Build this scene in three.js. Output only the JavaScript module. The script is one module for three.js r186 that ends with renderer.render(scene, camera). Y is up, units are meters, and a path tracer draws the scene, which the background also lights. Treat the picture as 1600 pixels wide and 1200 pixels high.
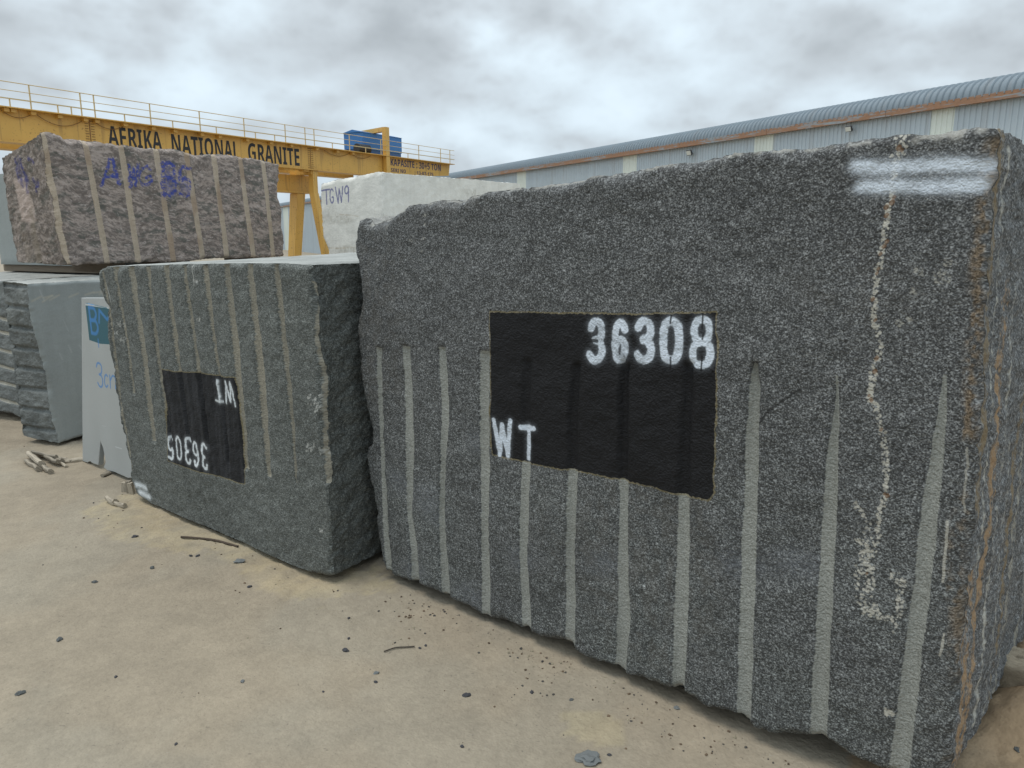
import * as THREE from 'three';
import { mergeGeometries, mergeVertices } from 'three/addons/utils/BufferGeometryUtils.js';
import { RoundedBoxGeometry } from 'three/addons/geometries/RoundedBoxGeometry.js';
import { TextGeometry } from 'three/addons/geometries/TextGeometry.js';
import { FontLoader } from 'three/addons/loaders/FontLoader.js';
import { createNoise3D } from 'simplex-noise';

// ------------------------------------------------------------------ camera, sky, sun, exposure
const F = 1177, HORIZON = 362, EYE = 1.6;
const PITCH = Math.atan((600 - HORIZON) / F), CP = Math.cos(PITCH), SP = Math.sin(PITCH);
const scene = new THREE.Scene();
const camera = new THREE.PerspectiveCamera(2 * Math.atan(600 / F) * 180 / Math.PI, 4 / 3, 0.05, 1500);
camera.position.set(0, EYE, 0);
camera.rotation.x = -PITCH;
const renderer = new THREE.WebGLRenderer({ antialias: true });
renderer.toneMapping = THREE.LinearToneMapping;
renderer.toneMappingExposure = 1.14;
renderer.shadowMap.enabled = true;

function mulberry(a) { return () => { a = (a + 0x6d2b79f5) | 0; let t = Math.imul(a ^ (a >>> 15), 1 | a); t = (t + Math.imul(t ^ (t >>> 7), 61 | t)) ^ t; return ((t ^ (t >>> 14)) >>> 0) / 4294967296; }; }
const rnd = mulberry(77);
const s3 = createNoise3D(mulberry(5));
const clamp = THREE.MathUtils.clamp, lerp = THREE.MathUtils.lerp;
const smooth = (a, b, x) => { const t = clamp((x - a) / (b - a), 0, 1); return t * t * (3 - 2 * t); };
function fbm3(x, y, z, oct = 4) { let s = 0, a = 0.5; for (let i = 0; i < oct; i++) { s += a * s3(x, y, z); x = x * 2.03 + 7.1; y = y * 2.03 + 3.3; z = z * 2.03 + 1.7; a *= 0.5; } return s; }

// photo pixels -> directions and points
const ray = (px, py) => { const cx = (px - 800) / F, cy = (600 - py) / F; return new THREE.Vector3(cx, cy * CP - SP, -cy * SP - CP); };
const onHeight = (px, py, h) => { const d = ray(px, py), k = (h - EYE) / d.y; return new THREE.Vector3(d.x * k, h, d.z * k); };
const onPlane = (px, py, O, N) => { const d = ray(px, py), k = ((O.x) * N.x + (O.y - EYE) * N.y + O.z * N.z) / d.dot(N); return new THREE.Vector3(d.x * k, EYE + d.y * k, d.z * k); };
// height at which the upright through P meets photo row py
const heightAt = (P, py) => { const c = (600 - py) / F; return EYE + (-P.z) * (c * CP - SP) / (c * SP + CP); };

{ // overcast sky
  const W = 2048, H = 1024, d = new Float32Array(W * H * 4);
  const bumps = [[60, 60, 300, 90, -0.24], [600, 50, 190, 85, -0.30], [700, 100, 110, 40, -0.10], [300, 130, 90, 60, 0.16], [880, 170, 190, 70, 0.20], [460, 150, 200, 50, 0.10],
    [1330, 70, 260, 55, -0.16], [1520, 90, 140, 45, -0.12], [1000, 40, 150, 40, 0.12], [1180, 110, 90, 40, 0.14], [600, 170, 260, 30, -0.06], [1100, 190, 240, 30, 0.06], [330, 20, 120, 30, 0.1], [980, 215, 200, 25, -0.06]]
    .map(([px, py, sx, sy, a]) => { const r = ray(px, py).normalize(); return [Math.atan2(r.x, -r.z), Math.asin(r.y), sx / F, sy / F, a]; });
  for (let j = 0; j < H; j++) {
    const up = ((j + 0.5) / H - 0.5) * Math.PI, y = Math.sin(up);
    for (let i = 0; i < W; i++) {
      const ro = ((i + 0.5) / W - 0.5) * 2 * Math.PI, x = Math.cos(ro) * Math.cos(up), z = Math.sin(ro) * Math.cos(up), o = (j * W + i) * 4;
      const k = 1 / (Math.max(y, 0) + 0.34), cx = x * k, cz = z * k;
      let f = 0, a = 0.5, X = cx * 3.0 + 3, Z = cz * 3.0 - 5;
      for (let n = 0; n < 7; n++) { const q = s3(X, Z, n * 3.7 + 1); f += a * (n < 2 ? q : lerp(q, 0.55 - 1.5 * Math.abs(q), 0.6)); X = X * 2.13 + 1.3; Z = Z * 2.13 + 2.1; a *= 0.58; }
      let m = 0;
      const az = Math.atan2(x, -z);
      if (y > -0.02 && Math.abs(az) < 1.5) for (const b of bumps) { const p = (az - b[0]) / b[2] + 0.25 * f, q = (up - b[1]) / b[3] + 0.3 * f, e = p * p + q * q; if (e < 9) m += b[4] * Math.exp(-e); }
      const g = smooth(-0.05, 1.05, clamp(0.58 + 0.40 * f + m * 0.9, 0, 1));
      const base = 0.63 * (0.97 + 1.15 * Math.max(y, 0));
      const L = base * lerp(0.54, 1.16, g);
      const t = smooth(0.2, 0.9, g);
      d[o] = L * lerp(0.90, 0.87, t); d[o + 1] = L * lerp(1.0, 1.015, t); d[o + 2] = L * lerp(1.08, 1.12, t); d[o + 3] = 1;
      if (y < 0) { d[o] = 0.30; d[o + 1] = 0.28; d[o + 2] = 0.25; }
    }
  }
  const t = new THREE.DataTexture(d, W, H, THREE.RGBAFormat, THREE.FloatType);
  t.mapping = THREE.EquirectangularReflectionMapping; t.magFilter = THREE.LinearFilter; t.minFilter = THREE.LinearFilter; t.needsUpdate = true;
  scene.background = t; scene.environment = t;
}
const sun = new THREE.DirectionalLight(0xfff6ea, 1.3);
sun.position.set(-6, 22, -3); sun.target.position.set(0, 0, -4);
sun.castShadow = true; sun.shadow.radius = 45; sun.shadow.mapSize.set(2048, 2048);
Object.assign(sun.shadow.camera, { left: -60, right: 60, top: 60, bottom: -60, near: 1, far: 160 });
scene.add(sun, sun.target);

// ------------------------------------------------------------------ object helpers
const names = {};
const numbered = (n) => { const k = names[n] = (names[n] ?? -1) + 1; return k ? `${n}_${String(k).padStart(3, '0')}` : n; };
function tag(o, label, category, group, kind) { o.userData.label = label; o.userData.category = category; if (group) o.userData.group = group; if (kind) o.userData.kind = kind; return o; }
function thing(name, label, category, pos = [0, 0, 0], turn = 0, group) { const o = new THREE.Group(); o.name = numbered(name); o.position.set(...pos); o.rotation.y = turn; scene.add(o); return tag(o, label, category, group); }
function part(name, geo, mat, parent, label) { const m = new THREE.Mesh(geo, mat); m.name = name; m.castShadow = m.receiveShadow = true; if (label) m.userData.label = label; parent.add(m); return m; }
function solo(name, geo, mat, label, category, group) { const m = new THREE.Mesh(geo, mat); m.name = numbered(name); m.castShadow = m.receiveShadow = true; scene.add(m); return tag(m, label, category, group); }
const box = (w, h, d, x = 0, y = 0, z = 0) => new THREE.BoxGeometry(w, h, d).translate(x, y, z);
const lin = (r, g, b) => new THREE.Color().setRGB(r, g, b);
const std = (o) => new THREE.MeshStandardMaterial({ roughness: 0.85, metalness: 0, ...o });
function bar(a, b, w, h = w) { // box from a to b
  const A = new THREE.Vector3(...a), B = new THREE.Vector3(...b), L = A.distanceTo(B), g = new THREE.BoxGeometry(w, h, L);
  const m = new THREE.Matrix4().lookAt(A, B, Math.abs((B.y - A.y) / L) > 0.99 ? new THREE.Vector3(0, 0, 1) : new THREE.Vector3(0, 1, 0)); m.setPosition(A.clone().add(B).multiplyScalar(0.5));
  return g.applyMatrix4(m);
}
function rod(a, b, r, seg = 8) {
  const A = new THREE.Vector3(...a), B = new THREE.Vector3(...b), g = new THREE.CylinderGeometry(r, r, A.distanceTo(B), seg);
  g.applyQuaternion(new THREE.Quaternion().setFromUnitVectors(new THREE.Vector3(0, 1, 0), B.clone().sub(A).normalize()));
  return g.translate((A.x + B.x) / 2, (A.y + B.y) / 2, (A.z + B.z) / 2);
}

// ------------------------------------------------------------------ 2-D periodic noise and textures
const PERM = new Uint16Array(4096); { const r = mulberry(123); for (let i = 0; i < 4096; i++) PERM[i] = i; for (let i = 4095; i > 0; i--) { const j = (r() * (i + 1)) | 0; const t = PERM[i]; PERM[i] = PERM[j]; PERM[j] = t; } }
function vn(x, y, px, py, seed = 0) { // value noise 0..1, periodic in px, py cells
  const xi = Math.floor(x), yi = Math.floor(y), fx = x - xi, fy = y - yi;
  const x0 = ((xi % px) + px) % px, x1 = (x0 + 1) % px, y0 = ((yi % py) + py) % py, y1 = (y0 + 1) % py;
  const u = fx * fx * (3 - 2 * fx), v = fy * fy * (3 - 2 * fy);
  const h = (a, b) => PERM[(PERM[(a + seed * 131) & 4095] + b * 7 + seed) & 4095] / 4095;
  const a = h(x0, y0), b = h(x1, y0), c = h(x0, y1), d = h(x1, y1);
  return a + (b - a) * u + (c - a) * v + (a - b - c + d) * u * v;
}
function tileField(size, fn) { const o = new Float32Array(size * size); for (let j = 0; j < size; j++) for (let i = 0; i < size; i++) o[j * size + i] = fn(i / size, j / size); return o; }
const octs = (list, seed) => (u, v) => { let s = 0; for (let k = 0; k < list.length; k++) { const [nx, ny, a] = list[k]; s += a * (vn(u * nx, v * ny, nx, ny, seed + k) * 2 - 1); } return s; };
const toS = (c) => { c = clamp(c, 0, 1); return 255 * (c <= 0.0031308 ? 12.92 * c : 1.055 * Math.pow(c, 1 / 2.4) - 0.055); };
const LUT = new Uint8Array(4097); for (let i = 0; i <= 4096; i++) LUT[i] = Math.round(toS((i / 4096) ** 2));
const enc = (c) => LUT[Math.round(Math.sqrt(clamp(c, 0, 1)) * 4096)];
function colorTexture(w, h, fn) { // fn(u, v, out) linear rgb, v up
  const d = new Uint8Array(w * h * 4), o = [0, 0, 0];
  for (let j = 0; j < h; j++) for (let i = 0; i < w; i++) { fn((i + 0.5) / w, (j + 0.5) / h, o); const k = (j * w + i) * 4; d[k] = enc(o[0]); d[k + 1] = enc(o[1]); d[k + 2] = enc(o[2]); d[k + 3] = 255; }
  const t = new THREE.DataTexture(d, w, h); t.colorSpace = THREE.SRGBColorSpace; t.magFilter = THREE.LinearFilter; t.minFilter = THREE.LinearFilter; t.wrapS = t.wrapT = THREE.RepeatWrapping; t.needsUpdate = true; return t;
}
function greyTexture(field, size) {
  let lo = Infinity, hi = -Infinity; for (const v of field) { if (v < lo) lo = v; if (v > hi) hi = v; }
  const d = new Uint8Array(size * size * 4); for (let i = 0; i < field.length; i++) { d[i * 4] = d[i * 4 + 1] = d[i * 4 + 2] = 255 * (field[i] - lo) / (hi - lo); d[i * 4 + 3] = 255; }
  const t = new THREE.DataTexture(d, size, size); t.magFilter = THREE.LinearFilter; t.minFilter = THREE.LinearFilter; t.wrapS = t.wrapT = THREE.RepeatWrapping; t.needsUpdate = true; return t;
}
const tiled = (t, metres, my = metres) => { const c = t.clone(); c.repeat.set(1 / metres, 1 / my); c.needsUpdate = true; return c; };
const TS = 1024, TM = 1.28;                                      // granite tile: 1024 px over 1.28 m
const grainA = tileField(TS, octs([[512, 512, 0.74], [420, 480, 0.66], [200, 250, 0.20], [40, 64, 0.06]], 1));   // coarse salt-and-pepper
const grainB = tileField(TS, octs([[340, 340, 0.5], [170, 220, 0.5], [90, 120, 0.35], [24, 30, 0.2]], 11));
const roughTile = tileField(TS, octs([[8, 12, 0.30], [16, 26, 0.34], [36, 60, 0.36], [80, 128, 0.28], [200, 260, 0.16], [420, 420, 0.10]], 31));
const fineTile = tileField(TS, octs([[100, 100, 0.3], [256, 256, 0.4], [512, 512, 0.4]], 51));
const at = (f, u, v) => { const x = ((Math.floor(u / TM * TS) % TS) + TS) % TS, y = ((Math.floor(v / TM * TS) % TS) + TS) % TS; return f[y * TS + x]; };
const crystalTile = tileField(TS, octs([[24, 34, 0.18], [70, 100, 0.22], [150, 190, 0.34], [300, 340, 0.36], [480, 480, 0.3]], 71)), crystalBump = greyTexture(crystalTile, TS);
const roughBump = greyTexture(roughTile, TS), fineBump = greyTexture(fineTile, TS);

// granite colours: fn(g) with g about -1..1
function graniteDark(u, v, o, k = 1, tintG = 1) {
  const g = at(grainA, u, v) + 0.30 * at(grainB, v * 0.9 + 3, u * 1.1), l = Math.max(0, g - 0.02), c = at(grainB, u * 0.55 + 1, v * 0.8 + 2), b = (0.040 + 0.068 * smooth(-0.7, 0.6, g) + 0.05 * l * l + 0.10 * l) * (1 + 0.12 * c);
  o[0] = b * 0.985 * k; o[1] = b * 1.01 * k * tintG; o[2] = b * 1.005 * k;
}
function graniteGreen(u, v, o, k = 1) {
  const g = 0.75 * at(grainA, u * 1.35, v * 1.35) + 0.4 * at(grainB, u, v), l = Math.max(0, g), b = 0.052 + 0.052 * smooth(-0.7, 0.5, g) + 0.14 * l;
  o[0] = b * 0.97 * k; o[1] = b * 1.03 * k; o[2] = b * 0.96 * k;
}
// canvas masks drawn in face metres: each channel of `layers` canvases
class Masks {
  constructor(u0, v0, W, H, ppm) { Object.assign(this, { u0, v0, W, H, w: Math.min(2048, Math.round(W * ppm)), h: Math.min(2048, Math.round(H * ppm)) }); this.kx = this.w / W; this.ky = this.h / H; this.l = {}; }
  ctx(n) { if (!this.l[n]) { const c = document.createElement('canvas'); c.width = this.w; c.height = this.h; const x = c.getContext('2d'); x.lineCap = 'round'; x.lineJoin = 'round'; x.fillStyle = x.strokeStyle = '#fff'; this.l[n] = x; } return this.l[n]; }
  p([u, v]) { return [(u - this.u0) * this.kx, this.h - (v - this.v0) * this.ky]; }
  poly(n, pts, alpha = 1, blur = 0) { const x = this.ctx(n); x.globalAlpha = alpha; x.filter = blur ? `blur(${blur * this.kx}px)` : 'none'; x.beginPath(); pts.forEach((q, i) => { const [a, b] = this.p(q); i ? x.lineTo(a, b) : x.moveTo(a, b); }); x.closePath(); x.fill(); }
  line(n, pts, width, alpha = 1, blur = 0) { const x = this.ctx(n); x.globalAlpha = alpha; x.filter = blur ? `blur(${blur * this.kx}px)` : 'none'; x.lineWidth = width * this.kx; x.beginPath(); pts.forEach((q, i) => { const [a, b] = this.p(q); i ? x.lineTo(a, b) : x.moveTo(a, b); }); x.stroke(); }
  done() { this.f = {}; for (const n in this.l) { const d = this.l[n].getImageData(0, 0, this.w, this.h).data, a = new Uint8Array(this.w * this.h); for (let i = 0; i < a.length; i++) a[i] = d[i * 4 + 3]; this.f[n] = a; } }
  get(n, u, v) { const f = this.f[n]; if (!f) return 0; const x = Math.floor((u - this.u0) * this.kx), y = Math.floor(this.h - (v - this.v0) * this.ky); return x < 0 || y < 0 || x >= this.w || y >= this.h ? 0 : f[y * this.w + x] / 255; }
  texture(fn) { this.done(); const t = colorTexture(this.w, this.h, (a, b, o) => fn(this.u0 + a * this.W, this.v0 + b * this.H, o)); t.wrapS = t.wrapT = THREE.ClampToEdgeWrapping; t.repeat.set(1 / this.W, 1 / this.H); t.offset.set(-this.u0 / this.W, -this.v0 / this.H); return t; }
}
const mixc = (o, a, c) => { o[0] += (c[0] - o[0]) * a; o[1] += (c[1] - o[1]) * a; o[2] += (c[2] - o[2]) * a; };

// stroke lettering in a unit box (y down)
const G = {
  3: [[[.08, .16], [.25, .02], [.6, 0], [.88, .12], [.9, .32], [.7, .45], [.42, .48], [.75, .52], [.95, .68], [.92, .88], [.65, 1], [.28, .99], [.02, .86]]],
  6: [[[.9, .17], [.7, .02], [.38, .01], [.14, .16], [.06, .45], [.06, .72], [.2, .95], [.5, 1], [.8, .93], [.94, .73], [.86, .53], [.58, .45], [.3, .5], [.1, .64]]],
  0: [[[.5, 0], [.82, .08], [.95, .3], [.95, .7], [.82, .92], [.5, 1], [.18, .92], [.05, .7], [.05, .3], [.18, .08], [.5, 0]]],
  8: [[[.5, 0], [.82, .07], [.9, .24], [.78, .42], [.5, .48], [.2, .42], [.1, .24], [.2, .07], [.5, 0]], [[.5, .48], [.88, .58], [.97, .76], [.86, .94], [.5, 1], [.14, .94], [.03, .76], [.12, .58], [.5, .48]]],
  5: [[[.9, .02], [.2, .02], [.14, .45], [.5, .38], [.85, .5], [.93, .72], [.8, .94], [.45, 1], [.08, .9]]],
  9: [[[.85, .25], [.7, .03], [.35, .02], [.12, .2], [.2, .42], [.55, .48], [.82, .32], [.88, .1], [.84, 1]]],
  W: [[[.02, 0], [.24, 1], [.5, .12], [.76, 1], [.98, 0]]],
  T: [[[0, .03], [1, .03]], [[.52, .03], [.52, 1]]],
  G: [[[.9, .15], [.6, 0], [.2, .12], [.04, .5], [.15, .88], [.5, 1], [.85, .85], [.88, .6], [.55, .6]]],
  A: [[[0, 1], [.45, 0], [.6, 0], [1, 1]], [[.2, .66], [.85, .66]]],
  B: [[[.1, 0], [.1, 1]], [[.1, 0], [.7, .04], [.85, .25], [.6, .46], [.1, .48]], [[.1, .48], [.8, .54], [.95, .78], [.7, .98], [.1, 1]]],
  M: [[[.02, 1], [.1, 0], [.5, .8], [.9, 0], [.98, 1]]],
  c: [[[.9, .42], [.5, .34], [.12, .5], [.1, .82], [.45, 1], [.9, .9]]],
  m: [[[.04, .36], [.08, 1]], [[.08, .6], [.3, .36], [.5, .5], [.5, 1]], [[.5, .6], [.72, .36], [.94, .5], [.94, 1]]],
};
// glyph in a photo quad (tl, tr, br, bl) -> list of polylines through map(px, py)
function glyph(ch, quad, map) {
  return G[ch].map((line) => {
    const c = new THREE.CatmullRomCurve3(line.map(([x, y]) => new THREE.Vector3(x, y, 0)), false, 'centripetal');
    const pts = 'WTAM'.includes(ch) || (ch === 'B' && line.length === 2) ? line : c.getPoints(40).map((p) => [p.x, p.y]);
    return pts.map(([x, y]) => { const [tl, tr, br, bl] = quad, f = (k) => (tl[k] * (1 - x) + tr[k] * x) * (1 - y) + (bl[k] * (1 - x) + br[k] * x) * y; return map(f(0), f(1)); });
  });
}
const rect = (x0, y0, x1, y1) => [[x0, y0], [x1, y0], [x1, y1], [x0, y1]];
const turned = (q) => [q[2], q[3], q[0], q[1]];

// ------------------------------------------------------------------ rock blocks
function polyAt(pts, t) { // point at fraction t of a polyline by arc length
  if (!pts.len) { pts.len = [0]; for (let i = 1; i < pts.length; i++) pts.len.push(pts.len[i - 1] + Math.hypot(pts[i][0] - pts[i - 1][0], pts[i][1] - pts[i - 1][1])); }
  const L = pts.len, d = t * L[L.length - 1]; let i = 1; while (i < L.length - 1 && L[i] < d) i++;
  const k = clamp((d - L[i - 1]) / (L[i] - L[i - 1] || 1), 0, 1); return [lerp(pts[i - 1][0], pts[i][0], k), lerp(pts[i - 1][1], pts[i][1], k)];
}
class Face { // an upright plane through A and B (points over the ground), seen from outside
  constructor(A, B) { this.O = new THREE.Vector3(A.x, 0, A.z); this.U = new THREE.Vector3(B.x - A.x, 0, B.z - A.z).normalize(); this.N = new THREE.Vector3(-this.U.z, 0, this.U.x); this.turn = Math.atan2(-this.U.z, this.U.x); }
  uv(px, py, n = 0) { const O = this.O.clone().addScaledVector(this.N, n), P = onPlane(px, py, O, this.N); return [P.clone().sub(this.O).dot(this.U), P.y]; }
  map(list, n = 0) { return list.map(([x, y]) => this.uv(x, y, n)); }
  back(depth) { return new Face(this.O.clone().addScaledVector(this.N, -depth), this.O.clone().addScaledVector(this.N, -depth).add(this.U)); }
  world(u, v, n) { return new THREE.Vector3(this.O.x + this.U.x * u + this.N.x * n, v, this.O.z + this.U.z * u + this.N.z * n); }
}
function gridGeometry(nx, ny, fn, flip) {
  const P = new Float32Array((nx + 1) * (ny + 1) * 3), T = new Float32Array((nx + 1) * (ny + 1) * 2), I = [];
  for (let j = 0; j <= ny; j++) for (let i = 0; i <= nx; i++) { const k = j * (nx + 1) + i, [p, t] = fn(i / nx, j / ny); P.set(p, k * 3); T.set(t, k * 2); }
  for (let j = 0; j < ny; j++) for (let i = 0; i < nx; i++) { const a = j * (nx + 1) + i, b = a + 1, c = a + nx + 1, d = c + 1; flip ? I.push(a, c, b, b, c, d) : I.push(a, b, d, a, d, c); }
  const g = new THREE.BufferGeometry(); g.setAttribute('position', new THREE.BufferAttribute(P, 3)); g.setAttribute('uv', new THREE.BufferAttribute(T, 2)); g.setIndex(I); g.computeVertexNormals(); return g;
}
function split(geo, keyOf) { // partition a face into pieces, keeping its normals
  const P = geo.attributes.position.array, N = geo.attributes.normal.array, T = geo.attributes.uv.array, I = geo.index.array, out = new Map();
  for (let k = 0; k < I.length; k += 3) {
    const u = (T[I[k] * 2] + T[I[k + 1] * 2] + T[I[k + 2] * 2]) / 3, v = (T[I[k] * 2 + 1] + T[I[k + 1] * 2 + 1] + T[I[k + 2] * 2 + 1]) / 3, key = keyOf(u, v);
    if (!out.has(key)) out.set(key, []); out.get(key).push(I[k], I[k + 1], I[k + 2]);
  }
  for (const [key, idx] of out) {
    const m = new Map(), p = [], n = [], t = [], q = idx.map((i) => { if (!m.has(i)) { m.set(i, m.size); p.push(P[i * 3], P[i * 3 + 1], P[i * 3 + 2]); n.push(N[i * 3], N[i * 3 + 1], N[i * 3 + 2]); t.push(T[i * 2], T[i * 2 + 1]); } return m.get(i); });
    const g = new THREE.BufferGeometry(); g.setAttribute('position', new THREE.Float32BufferAttribute(p, 3)); g.setAttribute('normal', new THREE.Float32BufferAttribute(n, 3)); g.setAttribute('uv', new THREE.Float32BufferAttribute(t, 2)); g.setIndex(q); out.set(key, g);
  }
  return out;
}
const inPoly = (pts, u, v) => { let c = false; for (let i = 0, j = pts.length - 1; i < pts.length; j = i++) { const [a, b] = pts[i], [x, y] = pts[j]; if ((b > v) !== (y > v) && u < (x - a) * (v - b) / (y - b) + a) c = !c; } return c; };
// groove: pts from top to bottom [[u, v, halfwidth]...]; returns {x: -1..1 across, w} or null
function grooveAt(gr, u, v) {
  const p = gr.pts; const dir = gr.flat ? 1 : 0;           // flat grooves run along u
  const s = dir ? u : v, q = dir ? v : u, a = dir ? 0 : 1, b = dir ? 1 : 0;
  for (let i = 1; i < p.length; i++) {
    const s0 = p[i - 1][a], s1 = p[i][a];
    if ((s <= s0 && s >= s1) || (s >= s0 && s <= s1)) {
      const k = (s - s0) / (s1 - s0 || 1), c = lerp(p[i - 1][b], p[i][b], k) + 0.0012 * s3(s * 5, gr.seed, 2), w = lerp(p[i - 1][2], p[i][2], k) * (1 + 0.08 * s3(s * 6, gr.seed, 7) + 0.03 * s3(s * 40, gr.seed, 1));
      const x = (q - c) / w; return { x, w };
    }
  }
  return null;
}
/* o: face, outline {bottom, top, left, right} in [u, v], depth, back [u0, u1, v0, v1], amp [ends, top, front], rough, grooves, endGrooves, res, mats {front, end, top}, panel, seed */
function rockBlock(group, o) {
  const { outline: L, depth } = o, [bu0, bu1, bv0, bv1] = o.back, sd = o.seed, amp = o.amp;
  const front = (s, t) => { // Coons patch
    const b = polyAt(L.bottom, s), c = polyAt(L.top, s), l = polyAt(L.left, t), r = polyAt(L.right, t), out = [0, 0];
    const p00 = L.bottom[0], p10 = L.bottom[L.bottom.length - 1], p01 = L.top[0], p11 = L.top[L.top.length - 1];
    for (let k = 0; k < 2; k++) out[k] = (1 - t) * b[k] + t * c[k] + (1 - s) * l[k] + s * r[k] - ((1 - s) * (1 - t) * p00[k] + s * (1 - t) * p10[k] + (1 - s) * t * p01[k] + s * t * p11[k]);
    return out;
  };
  const er = o.edge ?? 0.03;
  const pos = (s, t, w) => {
    const [fu, fv] = front(s, t), k = o.ease ? smooth(0, o.ease, w) : w; let u = lerp(fu, lerp(bu0, bu1, s), k), v = lerp(fv, lerp(bv0, bv1, t), k), n = -depth * w;
    const dn = -n;
    // worn front arrises
    const W = L.width, H = L.height, de = Math.min(s * W, (1 - s) * W, t * H, (1 - t) * H);
    const r = er * (0.25 + 1.1 * Math.max(0, 0.35 + s3(u * 4, v * 4, sd)) + 0.5 * Math.abs(s3(u * 14, v * 14, sd + 3)));
    if (de < r && dn < 0.3) n -= (r - Math.min(dn, r)) * (1 - de / r) ** 2 * (dn < r ? 1 : 0);
    // rock relief
    const x = u * 1 + sd, y = v * 1, z = n * 1;
    const q = o.rough ?? 1;
    const big = (a) => s3(x * 1.4 + a, y * 1.4, z * 1.4) * 0.9 + 0.5 * s3(x * 3.3 + a, y * 3.3, z * 3.3), mid = (a) => 0.5 * s3(x * 9 + a, y * 13, z * 9) + 0.3 * (1 - 2 * Math.abs(s3(x * 20 + a, y * 26, z * 20))) + 0.18 * s3(x * 48 + a, y * 60, z * 48);
    const fr = mid(0) * q, bg = o.big ?? 0.009;
    const gN = fr * amp[2] + bg * big(0), gV = (0.5 * big(40) + 0.8 * mid(40)) * amp[1], gU = (0.6 * big(80) + 0.8 * mid(80)) * amp[0];
    let dig = 0;
    if (o.grooves && dn < 0.2) for (const g of o.grooves) { const h = grooveAt(g, u, v); if (h && Math.abs(h.x) < 1.25) { dig = Math.max(dig, g.depth * (Math.abs(h.x) < 1 ? Math.sqrt(1 - h.x * h.x) * 0.8 + 0.2 : (1.25 - Math.abs(h.x)) * 0.8)); } }
    const fall = Math.exp(-dn * 14);
    const keep = 1 - 0.75 * clamp(dig / 0.01, 0, 1) * fall;
    n += gN * lerp(1, 1, fall) * keep - dig * fall;
    const nearEnd = Math.exp(-Math.min(s, 1 - s) * W / 0.05), nearTop = Math.exp(-Math.min(t, 1 - t) * H / 0.05);   // side-to-side relief belongs to the ends and the top, not to the front
    u += gU * nearEnd; v += gV * nearTop;
    if (o.endDig && s === o.endDig.s) u += o.endDig.fn(v, n, dn);
    if (o.floor !== undefined) v = Math.max(v, o.floor);
    return [u, v, n];
  };
  const W = Math.hypot(polyAt(L.bottom, 1)[0] - polyAt(L.bottom, 0)[0]), H = Math.abs(polyAt(L.left, 1)[1] - polyAt(L.left, 0)[1]);
  L.width = W; L.height = H;
  const rs = o.res, nx = Math.round(W / rs[0]), ny = Math.round(H / rs[1]), nz = Math.max(6, Math.round(depth / rs[2]));
  const fg = gridGeometry(nx, ny, (s, t) => { const p = pos(s, t, 0), q = front(s, t); return [p, q]; });
  const pieces = split(fg, (u, v) => {
    if (o.panel && inPoly(o.panel.poly, u, v)) return 'panel';
    if (o.grooves) for (let i = 0; i < o.grooves.length; i++) { const h = grooveAt(o.grooves[i], u, v); if (h && Math.abs(h.x) < 1.02) return 'g' + i; }
    return 'front';
  });
  for (const [key, g] of pieces) part(key === 'front' ? 'front_face' : key === 'panel' ? 'painted_panel' : 'drill_channel', g, o.mats.front, group, key === 'panel' ? o.panel.label : key === 'front' ? o.frontLabel : undefined);
  const wz = (w) => w * w * 0.6 + w * 0.4;
  part('end_face', gridGeometry(nz, ny, (a, t) => { const w = wz(a), p = pos(1, t, w); return [p, [depth * w, p[1]]]; }), o.mats.right ?? o.mats.end, group, o.rightLabel);
  part('end_face', gridGeometry(nz, ny, (a, t) => { const w = wz(a), p = pos(0, t, w); return [p, [depth * w, p[1]]]; }, true), o.mats.left ?? o.mats.end, group, o.leftLabel);
  part('top_face', gridGeometry(Math.round(nx / 1.5), nz, (s, a) => { const w = wz(a), p = pos(s, 1, w); return [p, [p[0], depth * w]]; }), o.mats.top ?? o.mats.end, group, o.topLabel);
  part('bottom_face', gridGeometry(Math.round(nx / 1.5), nz, (s, a) => { const w = wz(a), p = pos(s, 0, w); return [p, [p[0], depth * w]]; }, true), o.mats.end, group);
  part('back_face', gridGeometry(Math.round(nx / 4), Math.round(ny / 4), (s, t) => { const p = pos(s, t, 1); return [p, [p[0], p[1]]]; }, true), o.mats.end, group);
}
const stone = (map, o = {}) => new THREE.MeshPhysicalMaterial({ map, metalness: 0, specularIntensity: 0.55, roughness: 0.82, bumpMap: tiled(roughBump, TM), bumpScale: 0.010, ...o });
function tileColor(fn, size = 1024, metres = 1.28) { return tiled(colorTexture(size, size, (a, b, o) => fn(a * metres, b * metres, o)), metres); }
const darkTile = tileColor((u, v, o) => graniteDark(u, v, o));
const greenTile = tileColor((u, v, o) => graniteGreen(u, v, o));
const dustTop = tileColor((u, v, o) => { graniteGreen(u, v, o); const m = 0.55 + 0.35 * octDust(u / 1.28, v / 1.28); mixc(o, clamp(m, 0.25, 0.9), [0.46, 0.465, 0.44]); });
function octDust(u, v) { return vn(u * 6, v * 6, 6, 6, 3) + vn(u * 24, v * 24, 24, 24, 4) * 0.6 + vn(u * 100, v * 100, 100, 100, 5) * 0.4 - 1; }
const darkStone = stone(darkTile), greenStone = stone(greenTile);
const timber = std({ map: tiled(colorTexture(256, 256, (a, b, o) => { const k = 0.10 + 0.08 * vn(a * 6, b * 90, 6, 90, 9) + 0.04 * vn(a * 30, b * 200, 30, 200, 8); o[0] = k * 1.25; o[1] = k; o[2] = k * 0.75; }), 0.5), bumpMap: tiled(fineBump, 1), bumpScale: 0.002 });
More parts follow.
